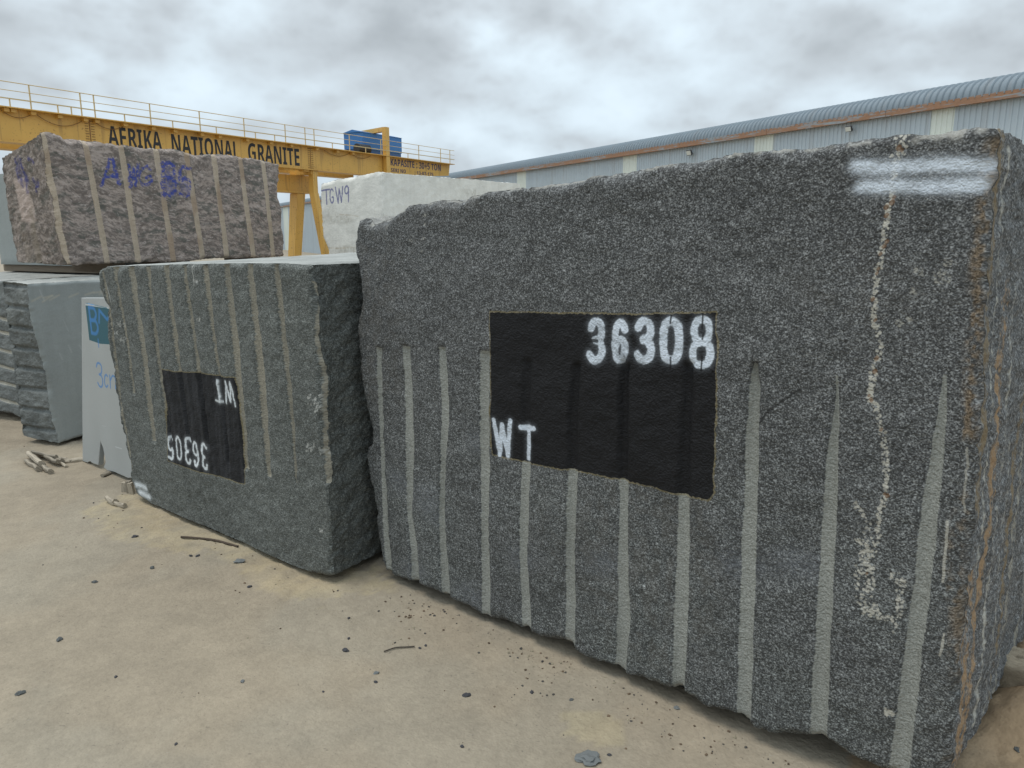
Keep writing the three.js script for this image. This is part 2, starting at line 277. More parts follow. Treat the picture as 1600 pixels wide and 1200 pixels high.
function bearer(face, u, n0, n1, y0, y1, w, label, group) { // timber lying under a block, along n
  const g = new RoundedBoxGeometry(w, y1 - y0, Math.abs(n1 - n0), 2, 0.008); const c = face.world(u, 0, (n0 + n1) / 2);
  const m = solo('timber_bearer', g, timber, label, 'timber', group); m.position.set(c.x, (y0 + y1) / 2, c.z); m.rotation.y = face.turn; return m;
}
const grooveList = (face, list, pxScale, depth) => list.map((g, i) => ({ seed: i * 3.1 + list.length, depth, pts: g.map(([x, y, w]) => { const [u, v] = face.uv(x, y), [u2] = face.uv(x + w, y); return [u, v, Math.abs(u2 - u) / 2]; }) }));

// ---- the big speckled block 36308
const f1 = new Face(onHeight(600, 895, 0.045), onHeight(1478, 1240, 0.10));
{
  const bottom = [[598, 893], [640, 908], [690, 932], [705, 942], [757, 963], [772, 972], [820, 985], [832, 994], [885, 1010], [905, 1024], [960, 1042], [985, 1060], [1055, 1080], [1090, 1098], [1150, 1116], [1175, 1135], [1200, 1145], [1262, 1160], [1290, 1165], [1340, 1190], [1390, 1206], [1478, 1236]];
  const left = [[598, 893], [590, 850], [583, 800], [573, 750], [570, 714], [578, 690], [572, 640], [565, 600], [562, 560], [557, 510], [560, 470], [556, 420], [553, 380], [556, 345]];
  const top = [[556, 345], [566, 341], [577, 351], [590, 345], [600, 341], [608, 336], [628, 327], [633, 319], [660, 316], [681, 313], [700, 312], [712, 317], [729, 310], [757, 300], [783, 297], [850, 290], [881, 284], [1025, 261], [1140, 241], [1255, 231], [1324, 221], [1399, 212], [1445, 209], [1485, 204], [1520, 201], [1550, 199]];
  const right = [[1478, 1236], [1485, 1190], [1497, 1100], [1502, 1000], [1510, 930], [1518, 850], [1527, 760], [1533, 680], [1537, 560], [1542, 420], [1548, 300], [1553, 230], [1550, 199]];
  const L = { bottom: f1.map(bottom), left: f1.map(left), top: f1.map(top), right: f1.map(right) };
  const grooves = grooveList(f1, [
    [[592, 543, 9], [596, 700, 6], [600, 800, 8], [607, 905, 11]], [[634, 541, 11], [640, 700, 13], [639, 800, 9], [648, 860, 12], [651, 925, 13]], [[690, 543, 11], [694, 650, 12], [692, 720, 8], [690, 800, 9], [697, 945, 13]],
    [[757, 548, 14], [756, 700, 14], [757, 830, 12], [758, 975, 13]], [[822, 562, 15], [820, 730, 14], [817, 850, 13], [821, 995, 14]], [[901, 566, 14], [896, 640, 15], [894, 760, 15], [891, 860, 14], [889, 1025, 14]],
    [[977, 566, 14], [974, 700, 15], [973, 800, 13], [972, 890, 16], [975, 960, 20], [967, 1060, 16]], [[1076, 566, 16], [1070, 700, 16], [1067, 800, 18], [1063, 950, 21], [1060, 1095, 19]],
    [[1181, 568, 6], [1180, 600, 17], [1174, 720, 21], [1167, 900, 23], [1162, 1130, 22]], [[1308, 586, 3], [1307, 640, 8], [1300, 720, 20], [1290, 900, 24], [1277, 1175, 28]], [[1476, 586, 5], [1472, 640, 14], [1455, 780, 27], [1440, 920, 30], [1420, 1080, 30], [1400, 1240, 30]]], 1, 0.015);
  const panel = f1.map([[765, 489], [850, 490], [950, 492], [1117, 490], [1120, 560], [1118, 640], [1113, 772], [1104, 782], [1062, 773], [1000, 756], [920, 738], [830, 725], [768, 710], [767, 600]]);
  const M = new Masks(-0.2, -0.02, 2.75, 2.02, 740), m1 = (x, y) => f1.uv(x, y), mm = (l) => f1.map(l);
  M.poly('panel', panel);
  M.line('rim', panel.concat([panel[0]]), 0.011);
  const digit = (ch, q, w = 0.027) => { for (const l of glyph(ch, q, m1)) { M.line('white', l, w * 1.5, 0.12, 0.008); M.line('white', l, w * 1.0, 0.95, 0.0015); } };
  digit('3', rect(921, 503, 941, 562)); digit('6', rect(960, 505, 978, 562), 0.026); digit('3', rect(996, 502, 1019, 562)); digit('0', rect(1036, 501, 1062, 563)); digit('8', rect(1081, 499, 1111, 570), 0.023);
  digit('W', [[772, 656], [797, 658], [797, 714], [773, 710]], 0.019); digit('T', [[812, 667], [834, 668], [833, 719], [811, 716]], 0.019);
  for (const [a, b, c] of [[1049, 489, 505], [1049, 558, 578], [1097, 489, 514], [1098, 522, 530], [1097, 556, 580]]) M.line('bridge', mm([[a, b], [a - 1, c]]), 0.006);
  M.line('bridge', mm([[920, 532], [932, 533]]), 0.012);
  for (const pts of [[[1337, 262], [1400, 262], [1470, 258], [1540, 258]], [[1345, 290], [1400, 291], [1460, 291], [1532, 289]]]) { M.line('white', mm(pts), 0.042, 0.25, 0.010); M.line('white', mm(pts), 0.028, 0.80, 0.006); }
  // quartz vein with rusty beads
  const vein = [[1410, 213], [1404, 240], [1397, 270], [1393, 310], [1388, 330], [1384, 360], [1378, 400], [1371, 430], [1368, 470], [1366, 500], [1374, 540], [1366, 575], [1363, 600], [1359, 615], [1370, 640], [1379, 680], [1383, 720], [1385, 760], [1376, 800], [1371, 830], [1354, 870], [1350, 900], [1355, 940], [1364, 962]];
  const rv = mulberry(9), dense = new THREE.CatmullRomCurve3(vein.map(([x, y]) => new THREE.Vector3(x, y, 0))).getPoints(420);
  for (const p of dense) { const low = smooth(820, 880, p.y), n = 2 + Math.round(3 * low); for (let k = 0; k < n; k++) if (rv() < (p.y < 250 ? 0.7 : 0.62 - 0.2 * low)) { const q = m1(p.x + (rv() - 0.5) * (9 + 22 * low + (p.y < 250 ? 16 : 0)), p.y + (rv() - 0.5) * 6); M.line('vein', [q, [q[0] + (rv() - 0.5) * 0.005, q[1] + (rv() - 0.5) * 0.006]], 0.0025 + 0.0055 * rv(), 0.55 + 0.45 * rv()); if (rv() < 0.045 * (1 - 0.6 * low)) M.line('rust', [q, [q[0] + 0.002, q[1] + 0.003]], 0.006 + 0.006 * rv(), 0.7); } }
  for (const pts of [[[1333, 788], [1348, 803], [1356, 828], [1350, 850], [1356, 890], [1352, 930]], [[1338, 845], [1355, 858], [1362, 872]], [[1393, 898], [1400, 915], [1412, 948], [1402, 965], [1396, 1000]], [[1411, 900], [1409, 930], [1405, 950]], [[1352, 950], [1375, 960], [1398, 968]], [[1388, 1106], [1392, 1118]]])
    for (const p of new THREE.CatmullRomCurve3(pts.map(([x, y]) => new THREE.Vector3(x, y, 0))).getPoints(70)) if (rv() < 0.5) { const q = m1(p.x + (rv() - 0.5) * 11, p.y + (rv() - 0.5) * 8); M.line('vein', [q, [q[0] + (rv() - 0.5) * 0.006, q[1] + (rv() - 0.5) * 0.006]], 0.002 + 0.006 * rv(), 0.45 + 0.45 * rv()); }
  for (const [x, y, r] of [[1435, 425, 8], [1472, 432, 14], [1480, 412, 7], [1426, 455, 6], [1405, 505, 7], [1420, 500, 5], [660, 335, 3], [662, 350, 2], [659, 372, 3], [658, 392, 2], [640, 375, 3], [817, 532, 2]]) for (let k = 0; k < r * 2.4; k++) { const q = m1(x + (rv() - 0.5) * r * 1.9, y + (rv() - 0.5) * r * 1.6); M.line('vein', [q, [q[0] + 0.002, q[1]]], 0.0015 + 0.004 * rv(), 0.35); }
  // bruised pale patches, ochre along the right arris
  for (const [x, y, r] of [[655, 770, 30], [665, 800, 22], [640, 890, 15], [720, 925, 16], [612, 750, 14], [1130, 880, 26], [800, 870, 24], [930, 880, 24], [740, 690, 18], [1050, 690, 14], [1220, 880, 30]]) { const q = m1(x, y); M.line('pale', [q, [q[0] + 0.09, q[1] + 0.012]], 0.07, 0.35, 0.03); }
  M.line('ochre', mm([[1548, 225], [1545, 265], [1538, 330], [1530, 420], [1524, 520], [1518, 620], [1514, 680]]), 0.030, 0.8, 0.008);
  M.line('ochre', mm([[1508, 780], [1500, 820], [1490, 850], [1494, 900], [1497, 980], [1500, 1060]]), 0.030, 0.6, 0.010);
  M.line('vein', mm([[1480, 815], [1478, 860], [1474, 910]]), 0.007, 0.7); M.line('vein', mm([[1476, 990], [1473, 1010], [1469, 1024]]), 0.006, 0.7); M.line('vein', mm([[1512, 700], [1510, 760], [1506, 800]]), 0.006, 0.5);
  for (let i = 1; i < top.length; i++) M.line('bruise', mm([top[i - 1], top[i]]), top[i][0] > 1380 ? 0.034 : 0.015, 0.85, 0.003);
  M.line('bruise', mm([[585, 348], [600, 356], [622, 338]]), 0.012, 0.7, 0.003); M.line('bruise', mm([[1405, 215], [1440, 214], [1545, 207]]), 0.03, 0.6, 0.006);
  M.line('crack', mm([[1186, 661], [1200, 645], [1216, 630], [1234, 616], [1250, 608]]), 0.006); M.line('crack', mm([[955, 655], [958, 672], [955, 690], [960, 705]]), 0.003);
  const tex = M.texture((u, v, o) => {
    const j = 0.006 * (vn(u * 26, v * 26, 4000, 4000, 2) - 0.5) + 0.004 * (vn(u * 120, v * 120, 4000, 4000, 3) - 0.5), ju = u + j, jv = v + 0.006 * (vn(u * 24, v * 30, 4000, 4000, 5) - 0.5) + 0.004 * (vn(u * 130, v * 130, 4000, 4000, 6) - 0.5);
    const patch = vn(u * 3, v * 5, 4000, 4000, 7) * 0.6 + vn(u * 9, v * 14, 4000, 4000, 8) * 0.4;
    graniteDark(u, v, o, 0.97 + 0.22 * patch, 1 + 0.05 * (1 - clamp(v / 1.2, 0, 1)) * patch);
    const warm = smooth(0.55, 0.8, vn(u * 2.1 + 9, v * 2.1, 4000, 4000, 17)) * smooth(0.3, 0.8, vn(u * 40, v * 40, 4000, 4000, 18)); mixc(o, 0.25 * warm, [0.11, 0.10, 0.085]);
    const pale = M.get('pale', ju, jv); if (pale) { const g = at(grainB, u * 1.3, v * 1.6); mixc(o, clamp(pale * (0.8 + 0.8 * g), 0, 1), [0.19, 0.205, 0.23]); }
    let gx = 9; for (const g of grooves) { const h = grooveAt(g, u, v); if (h && Math.abs(h.x) < Math.abs(gx)) gx = h.x; }
    if (Math.abs(gx) < 1.1) { const e = 1 - smooth(0.92, 1.08, Math.abs(gx) + 0.12 * at(grainB, u, v)), g = at(grainA, u * 1.2, v * 1.2); mixc(o, e * 0.96, [0.27 + 0.09 * g, 0.275 + 0.09 * g, 0.25 + 0.085 * g]); }
    const br = M.get('bruise', ju, jv); if (br) { const q = vn(u * 45, v * 60, 4000, 4000, 61) * 0.6 + vn(u * 12, v * 12, 4000, 4000, 62) * 0.4; mixc(o, br * smooth(0.40, 0.66, q) * 0.7, [0.38, 0.37, 0.335]); }
    const och = M.get('ochre', ju, jv); if (och) { const g = 0.7 + 0.5 * at(grainA, u, v); mixc(o, clamp(och * 1.3 * smooth(0.3, 0.75, 0.5 * vn(u * 60, v * 10, 4000, 4000, 21) + 0.5 * vn(u * 110, v * 90, 4000, 4000, 22)), 0, 0.85), [0.22 * g, 0.16 * g, 0.10 * g]); }
    const vnn = M.get('vein', u, v); if (vnn) mixc(o, vnn * 0.9, [0.46, 0.44, 0.38]);
    const ru = M.get('rust', u, v); if (ru) mixc(o, ru, [0.15, 0.075, 0.03]);
    const cr = M.get('crack', ju, jv); if (cr) mixc(o, cr * 0.8, [0.02, 0.02, 0.02]);
    const rim = M.get('rim', u + j * 1.6, jv); if (rim) mixc(o, rim * clamp(0.3 + 0.9 * vn(u * 60, v * 60, 4000, 4000, 12), 0, 0.6), [0.19, 0.15, 0.065]);
    const pa = M.get('panel', u + j * 0.8, jv); if (pa > 0.5) { const g = at(grainA, u, v), k = 0.0085 + 0.003 * g + 0.008 * Math.max(0, at(grainB, u, v) - 0.55); o[0] = k * 0.98; o[1] = k * 0.98; o[2] = k * 1.12; }
    let wh = M.get('white', u + j * 0.5, v + (jv - v) * 0.5); if (wh) { wh *= 1 - 0.85 * M.get('bridge', u, v); const g = at(roughTile, u * 1.0, v * 1.0), q = at(grainA, u * 0.8, v * 0.8); mixc(o, clamp(wh * (0.98 + 0.55 * g + 0.16 * q), 0, 0.93), [0.62, 0.68, 0.75]); }
  });
  // end face: rust-streaked
  const E = new Masks(0, -0.02, 2.1, 2.02, 400), re = mulberry(31);
  const st = (x0, x1, v0, v1, w, n, a) => { const pts = []; for (let i = 0; i <= 14; i++) pts.push([lerp(x0, x1, i / 14) + (re() - 0.5) * 0.02, lerp(v0, v1, i / 14)]); E.line(n, pts, w, a, 0.004); };
  st(0.05, 0.03, 1.9, 0.9, 0.05, 'ochre', 0.7); st(0.06, 0.10, 0.7, 0.05, 0.08, 'orange', 0.8); st(0.22, 0.16, 1.45, 0.05, 0.06, 'orange', 0.9); st(0.12, 0.1, 1.8, 0.5, 0.012, 'pale', 0.7); st(0.30, 0.28, 1.5, 0.1, 0.02, 'pale', 0.6); st(0.5, 0.5, 1.5, 0.05, 0.05, 'ochre', 0.7); st(0.62, 0.6, 1.4, 0.0, 0.04, 'groove', 0.8); st(0.95, 0.95, 1.5, 0, 0.05, 'groove', 0.8); st(1.25, 1.25, 1.5, 0, 0.05, 'groove', 0.8); st(0.42, 0.42, 1.0, 0.05, 0.012, 'pale', 0.6);
  const etex = E.texture((u, v, o) => {
    const j = 0.02 * (vn(u * 20, v * 8, 4000, 4000, 2) - 0.5); graniteDark(u, v, o, 1.15 + 0.35 * vn(u * 5, v * 3, 4000, 4000, 4));
    for (const [n, c] of [['groove', [0.29, 0.275, 0.23]], ['ochre', [0.19, 0.145, 0.085]], ['orange', [0.30, 0.20, 0.11]], ['pale', [0.42, 0.41, 0.36]]]) { const a = E.get(n, u + j, v); if (a) mixc(o, clamp(a * 1.4 * smooth(0.25, 0.75, 0.5 * vn(u * 45, v * 9, 4000, 4000, 6) + 0.5 * vn(u * 120, v * 80, 4000, 4000, 7)), 0, 0.9), c); }
  });
  const g = thing('granite_block', 'large dark speckled granite block with black panel stencilled 36308', 'granite block', [f1.O.x, 0, f1.O.z], f1.turn, 'quarried granite blocks in the yard');
  const b0 = L.bottom[0], b1 = L.bottom[L.bottom.length - 1];
  const topMat = stone(tileColor((u, v, o) => { graniteDark(u, v, o); mixc(o, clamp(0.35 + 0.5 * octDust(u / 1.28, v / 1.28), 0, 0.75), [0.36, 0.35, 0.32]); }));
  rockBlock(g, { face: f1, outline: L, depth: 2.0, back: [b0[0] - 0.02, b1[0] + 0.10, 0.085, 1.78], amp: [0.014, 0.010, 0.0048], edge: 0.026, grooves, res: [0.0085, 0.0105, 0.02], seed: 3.3, floor: 0.035,
    mats: { front: stone(tex, { bumpMap: tiled(crystalBump, TM), bumpScale: 0.0055, roughness: 0.7 }), end: darkStone, right: stone(etex, { bumpScale: 0.012 }), top: topMat }, panel: { poly: panel, label: 'black painted panel with white stencil 36308 and WT' }, frontLabel: 'rough split face crossed by a white quartz vein', rightLabel: 'rust-streaked end face' });
  for (const u of [0.45, 1.7]) bearer(f1, u, -1.8, -0.35, 0.0, 0.085, 0.12, 'timber bearer under the largest block stencilled 36308', 'timbers under the largest block');
}

// ---- the greenish block 36305 (number upside down)
const f2 = new Face(onHeight(212, 772, 0.05), onHeight(514, 902, 0.05));
{
  const bottom = [[212, 772], [240, 793], [300, 829], [340, 848], [365, 858], [368, 867], [405, 880], [450, 893], [495, 902], [514, 901]];
  const left = [[212, 772], [205, 752], [198, 720], [188, 660], [178, 580], [168, 520], [166, 480], [155, 450], [151, 420]];
  const top = [[151, 420], [165, 416], [200, 415.5], [300, 413], [400, 411], [440, 411], [482, 414]];
  const right = [[514, 901], [513, 840], [513, 760], [506, 690], [498, 600], [491, 520], [485, 470], [482, 414]];
  const L = { bottom: f2.map(bottom), left: f2.map(left), top: f2.map(top), right: f2.map(right) };
  const grooves = grooveList(f2, [
    [[160, 424, 5], [175, 520, 4], [190, 640, 5], [205, 735, 4]], [[179, 417, 6], [193, 510, 4], [209, 615, 4]], [[203, 417, 9], [222, 540, 9], [240, 690, 7]], [[229, 417, 6], [240, 500, 6], [250, 580, 6], [266, 690, 4]],
    [[258, 415, 8], [270, 500, 8], [281, 578, 7], [296, 702, 5]], [[287, 416, 6], [300, 510, 6], [310, 580, 6], [326, 706, 5]], [[319, 415, 9], [330, 500, 7], [342, 590, 5], [356, 722, 3]], [[353, 413, 9], [368, 550, 11], [376, 640, 9], [384, 733, 7]],
    [[388, 413, 9], [403, 540, 11], [412, 650, 11], [420, 745, 6]], [[431, 413, 9], [446, 560, 9], [455, 660, 6], [462, 755, 3]], [[484, 440, 4], [493, 520, 8], [504, 640, 9], [513, 757, 10]]], 1, 0.020);
  const panel = f2.map([[251, 577], [275, 581], [310, 583], [340, 588], [366, 591], [370, 620], [376, 680], [382, 755], [372, 754], [340, 743], [300, 733], [264, 720], [258, 650]]);
  const M = new Masks(-0.3, -0.02, 2.6, 1.6, 700), m2 = (x, y) => f2.uv(x, y), mm = (l) => f2.map(l);
  M.poly('panel', panel); M.line('rim', panel.concat([panel[0]]), 0.011);
  const digit = (ch, q, w) => { for (const l of glyph(ch, turned(q), m2)) { M.line('white', l, w * 1.6, 0.14, 0.008); M.line('white', l, w * 0.8, 0.92, 0.002); } };
  digit('5', [[261, 682], [268, 683], [272, 717], [264, 714]], 0.019); digit('0', [[274, 682], [281, 684], [285, 719], [277, 716]], 0.017); digit('3', [[288, 685], [294, 687], [299, 725], [291, 722]], 0.019); digit('6', [[300, 691], [307, 692], [311, 729], [304, 726]], 0.017); digit('3', [[314, 694], [321, 695], [325, 733], [317, 730]], 0.019);
  digit('T', [[334, 594], [344, 596], [348, 630], [337, 627]], 0.015); digit('W', [[349, 595], [363, 598], [367, 635], [353, 630]], 0.013);
  M.line('white', mm([[211, 757], [220, 759], [229, 763]]), 0.030, 0.85, 0.008); M.line('white', mm([[217, 769], [226, 773], [234, 777]]), 0.032, 0.85, 0.008);
  const rv = mulberry(19);
  for (const [x, y, r] of [[490, 625, 12], [496, 640, 6], [484, 700, 9], [505, 706, 8], [188, 507, 6], [180, 520, 5], [190, 532, 6], [305, 440, 5], [310, 500, 4], [500, 830, 4]]) for (let k = 0; k < r * 3; k++) { const q = m2(x + (rv() - 0.5) * r * 1.5, y + (rv() - 0.5) * r * 1.5); M.line('vein', [q, [q[0] + 0.003, q[1] + 0.004]], 0.003 + 0.006 * rv(), 0.5); }
  for (const pts of [[[162, 425], [168, 450], [175, 475]], [[300, 415], [304, 445]]]) M.line('vein', mm(pts), 0.007, 0.7);
  const tex = M.texture((u, v, o) => {
    const j = 0.005 * (vn(u * 26, v * 26, 4000, 4000, 2) - 0.5) + 0.003 * (vn(u * 120, v * 120, 4000, 4000, 3) - 0.5), ju = u + j, jv = v + 0.005 * (vn(u * 24, v * 30, 4000, 4000, 5) - 0.5);
    const patch = vn(u * 3, v * 4, 4000, 4000, 7) * 0.6 + vn(u * 10, v * 10, 4000, 4000, 8) * 0.4; graniteGreen(u, v, o, 1.0 + 0.3 * patch);
    let gx = 9; for (const g of grooves) { const h = grooveAt(g, u, v); if (h && Math.abs(h.x) < Math.abs(gx)) gx = h.x; }
    if (Math.abs(gx) < 1.1) { const e = 1 - smooth(0.85, 1.08, Math.abs(gx) + 0.2 * at(grainB, u, v)), g = at(grainA, u, v); mixc(o, e * (0.75 + 0.25 * vn(u * 7, v * 3, 4000, 4000, 33)), [0.27 + 0.08 * g, 0.25 + 0.075 * g, 0.20 + 0.06 * g]); }
    const vnn = M.get('vein', u, v); if (vnn) mixc(o, vnn * 0.8, [0.45, 0.45, 0.42]);
    const rim = M.get('rim', u + j * 1.6, jv); if (rim) mixc(o, rim * clamp(0.3 + 0.9 * vn(u * 60, v * 60, 4000, 4000, 12), 0, 0.6), [0.19, 0.15, 0.065]);
    const pa = M.get('panel', u + j * 0.8, jv); if (pa > 0.5) { const g = at(grainA, u, v), k = 0.016 + 0.005 * g + 0.012 * smooth(0.4, 0.9, vn(u * 60, v * 5, 4000, 4000, 41)); o[0] = k * 0.97; o[1] = k; o[2] = k * 1.1; }
    const wh = M.get('white', u + j * 0.5, v + (jv - v) * 0.5); if (wh) mixc(o, clamp(wh * (1.05 + 0.3 * at(roughTile, u, v)), 0, 0.95), [0.64, 0.68, 0.70]);
  });
  const g = thing('granite_block', 'greenish granite block with black panel stencilled 36305 upside down', 'granite block', [f2.O.x, 0, f2.O.z], f2.turn, 'quarried granite blocks in the yard');
  const b0 = L.bottom[0], b1 = L.bottom[L.bottom.length - 1];
  rockBlock(g, { face: f2, outline: L, depth: 1.98, back: [b0[0] + 0.02, b1[0] - 0.14, 0.06, 1.455], amp: [0.016, 0.003, 0.006], big: 0.006, edge: 0.018, grooves, res: [0.0085, 0.0105, 0.02], seed: 13.7, floor: 0.035,
    mats: { front: stone(tex, { bumpMap: tiled(crystalBump, TM), bumpScale: 0.005 }), end: stone(greenTile, { bumpScale: 0.011 }), top: stone(dustTop, { bumpScale: 0.002 }) }, panel: { poly: panel, label: 'black painted panel with upside-down white stencil 36305' }, topLabel: 'pale dusty top face' });
  for (const u of [0.4, 1.6]) bearer(f2, u, -1.8, -0.25, 0.0, 0.06, 0.12, 'timber bearer under the block stencilled 36305', 'timbers under the greenish block');
}

// ---- white block TGW9
const nearCorner = onHeight(596, 269, 2.13);
const f3 = new Face(nearCorner.clone().addScaledVector(f1.U, -0.78), nearCorner);
{
  const rise = (pts) => pts.map(([x, y]) => f3.uv(x, y)), vB = 0.08;
  const uL = f3.uv(500, 288)[0], uR = f3.uv(596, 269)[0];
  const L = { top: rise([[500, 287], [530, 280.5], [560, 276], [575, 272], [588, 269], [596, 269]]), left: [[uL + 0.06, vB], [uL + 0.05, 1.2], [f3.uv(512, 392)[0], f3.uv(512, 392)[1]], [f3.uv(504, 368)[0], f3.uv(504, 368)[1]], [uL, f3.uv(500, 287)[1]]], right: [[uR, vB], [uR, 1], [uR, f3.uv(596, 269)[1]]], bottom: [[uL + 0.06, vB], [uR, vB]] };
  const M = new Masks(-0.1, 0, 1.1, 2.4, 600), m3 = (x, y) => f3.uv(x, y);
  for (const [ch, q] of [['T', [[504, 297], [515, 295], [515, 318], [506, 320]]], ['G', [[515, 296], [521, 295], [522, 317], [516, 317]]], ['W', [[524, 293], [536, 292], [536, 315], [526, 318]]], ['9', rect(538, 291, 546, 315)]]) for (const l of glyph(ch, q, m3)) M.line('blue', l, 0.016, 0.85, 0.002);
  M.line('tan', [m3(505, 387), m3(530, 388), m3(556, 386)], 0.012, 0.6, 0.003); M.line('tan', [m3(530, 335), m3(545, 336), m3(560, 338)], 0.008, 0.6, 0.002);
  const white = (u, v, o) => { const g = at(grainB, u, v), k = 0.74 + 0.05 * g + 0.09 * (vn(u * 9, v * 9, 4000, 4000, 5) - 0.5) + 0.06 * (vn(u * 40, v * 6, 4000, 4000, 6) - 0.5); o[0] = k * 1.0; o[1] = k * 0.985; o[2] = k * 0.91; const s = smooth(0.62, 0.9, vn(u * 4, v * 7, 4000, 4000, 44)) * vn(u * 50, v * 50, 4000, 4000, 45); mixc(o, s * 0.6, [0.40, 0.38, 0.32]); };
  const tex = M.texture((u, v, o) => { white(u, v, o); const t = M.get('tan', u, v); if (t) mixc(o, t * vn(u * 60, v * 30, 4000, 4000, 1), [0.38, 0.28, 0.16]); const j = 0.004 * (vn(u * 90, v * 90, 4000, 4000, 2) - 0.5), b = M.get('blue', u + j, v); if (b) mixc(o, b * 0.9, [0.05, 0.055, 0.25]); });
  const g = thing('granite_block', 'cream white granite block handwritten TGW9 in blue', 'granite block', [f3.O.x, 0, f3.O.z], f3.turn, 'quarried granite blocks in the yard');
  rockBlock(g, { face: f3, outline: L, depth: 2.0, back: [uL, uR, 0.1, 2.12], amp: [0.005, 0.012, 0.003], big: 0.003, edge: 0.015, res: [0.02, 0.02, 0.025], seed: 23.1, floor: 0.05, mats: { front: stone(tex, { bumpScale: 0.003, roughness: 0.7 }), end: stone(tileColor(white), { bumpScale: 0.003, roughness: 0.7 }) } });
  for (const n of [-0.35, -1.6]) { const c = f3.world((uL + uR) / 2, 0, n), m = solo('timber_bearer', new RoundedBoxGeometry(0.6, 0.07, 0.12, 2, 0.008), timber, 'timber bearer under the cream white block', 'timber', 'timbers under the white block'); m.position.set(c.x, 0.035, c.z); m.rotation.y = f3.turn; }
}

// ---- blue-grey block (sawn face) carrying the pink one
const e1 = new THREE.Vector3(0.385, 0, -0.923).normalize();
const cornerB = onHeight(86, 693, 0.04);
const fB = new Face(cornerB, cornerB.clone().add(e1));
const topB = heightAt(cornerB, 442);
{
  const left = fB.map([[92, 693], [80, 640], [76, 600], [66, 560], [58, 530], [50, 500], [46, 480], [43, 444]]), u0 = left[0][0];
  const L = { left, bottom: [left[0], [0.5, 0.05], [1.4, 0.06], [2.5, 0.05]], top: [left[left.length - 1], [0.6, topB - 0.01], [1.4, topB + 0.01], [2.5, topB]], right: [[2.5, 0.05], [2.5, topB]] };
  const M = new Masks(-0.5, 0, 3.1, 1.5, 330), rv = mulberry(4);
  for (let i = 0; i < 26; i++) { const u = rv() * 1.8 - 0.3, v = 0.2 + rv() * 1.0, d = 0.04 + rv() * 0.1; M.line('scratch', [[u, v], [u + d * 0.35, v - d]], 0.004 + 0.008 * rv(), 0.5, 0.002); }
  for (let i = 0; i < 14; i++) { const u = rv() * 0.9 - 0.3; M.line('tan', [[u, topB - 0.10 - 0.04 * rv()], [u + 0.08, topB - 0.10]], 0.012, 0.5, 0.003); }
  const blue = (u, v, o) => { const g = at(grainB, u * 1.5, v * 1.5), k = 0.27 + 0.022 * g + 0.05 * (vn(u * 4, v * 4, 4000, 4000, 3) - 0.5) + 0.02 * (vn(u * 30, v * 5, 4000, 4000, 6) - 0.5); o[0] = k * 0.98; o[1] = k * 1.05; o[2] = k * 1.02; };
  const tex = M.texture((u, v, o) => { blue(u, v, o); const s = M.get('scratch', u, v); if (s) mixc(o, s * 0.6, [0.42, 0.43, 0.42]); const t = M.get('tan', u, v); if (t) mixc(o, t * 0.8, [0.46, 0.42, 0.33]); });
  const rough = stone(tileColor((u, v, o) => { const g = at(grainB, u, v), k = 0.15 + 0.04 * g + 0.07 * (vn(u / 1.28 * 12, v / 1.28 * 12, 12, 12, 3) - 0.5); o[0] = k * 0.97; o[1] = k * 1.03; o[2] = k * 0.99; }), { bumpScale: 0.012 });
  const g = thing('granite_block', 'blue-grey granite block with smooth sawn side under the pink block', 'granite block', [fB.O.x, 0, fB.O.z], fB.turn, 'quarried granite blocks in the yard');
  const notch = (v) => { let d = 0; for (let k = 0; k < 8; k++) { const c = 0.13 + k * 0.155; d = Math.max(d, smooth(0.022, 0.008, Math.abs(v - c))); } return d; };
  rockBlock(g, { face: fB, outline: L, depth: 0.36, back: [u0 - 0.02, 2.5, 0.06, topB], amp: [0.016, 0.006, 0.0012], big: 0.002, edge: 0.014, res: [0.02, 0.011, 0.015], seed: 31.2, floor: 0.03,
    endDig: { s: 0, fn: (v, n, dn) => 0.022 * notch(v) * smooth(0.0, 0.05, dn) }, mats: { front: stone(tex, { bumpScale: 0.0012, roughness: 0.6 }), end: rough, top: stone(dustTop, { bumpScale: 0.002 }) }, frontLabel: 'smooth sawn face with scratches', leftLabel: 'rough end with drill notches' });
  // its neighbour with horizontal drill channels
  const cornerA = onHeight(34, 655, 0.04), fA = new Face(cornerA.clone().addScaledVector(new THREE.Vector3(0.923, 0, 0.385), -1.5), cornerA);
  const W = 1.5, hA = heightAt(cornerA, 440), gr = [];
  for (const py of [498, 520, 549, 575, 601, 628]) { const v = fA.uv(14, py)[1]; gr.push({ flat: true, seed: py, depth: 0.020, pts: [[-0.1, v + 0.11, 0.012], [W - 0.3, v + 0.02, 0.013], [W - 0.02, v - 0.012, 0.013]] }); }
  const LA = { bottom: [[0, 0.12], [0.7, 0.12], [1.2, 0.09], [W, 0.05]], top: [[0, hA], [W, hA]], left: [[0, 0.12], [0, hA]], right: [[W, 0.05], [W + 0.02, 0.6], [W, hA]] };
  const MA = new Masks(-0.1, 0, W + 0.2, 1.6, 420);
  const texA = MA.texture((u, v, o) => { const gg = at(grainB, u, v), k = 0.16 + 0.04 * gg + 0.07 * (vn(u * 9, v * 9, 4000, 4000, 3) - 0.5); o[0] = k * 0.97; o[1] = k * 1.03; o[2] = k; for (const q of gr) { const h = grooveAt(q, u, v); if (h && Math.abs(h.x) < 1) mixc(o, 0.92, [0.46, 0.43, 0.36]); } });
  const ga = thing('granite_block', 'grey granite block with horizontal drill channels beside the sawn blue-grey block', 'granite block', [fA.O.x, 0, fA.O.z], fA.turn, 'quarried granite blocks in the yard');
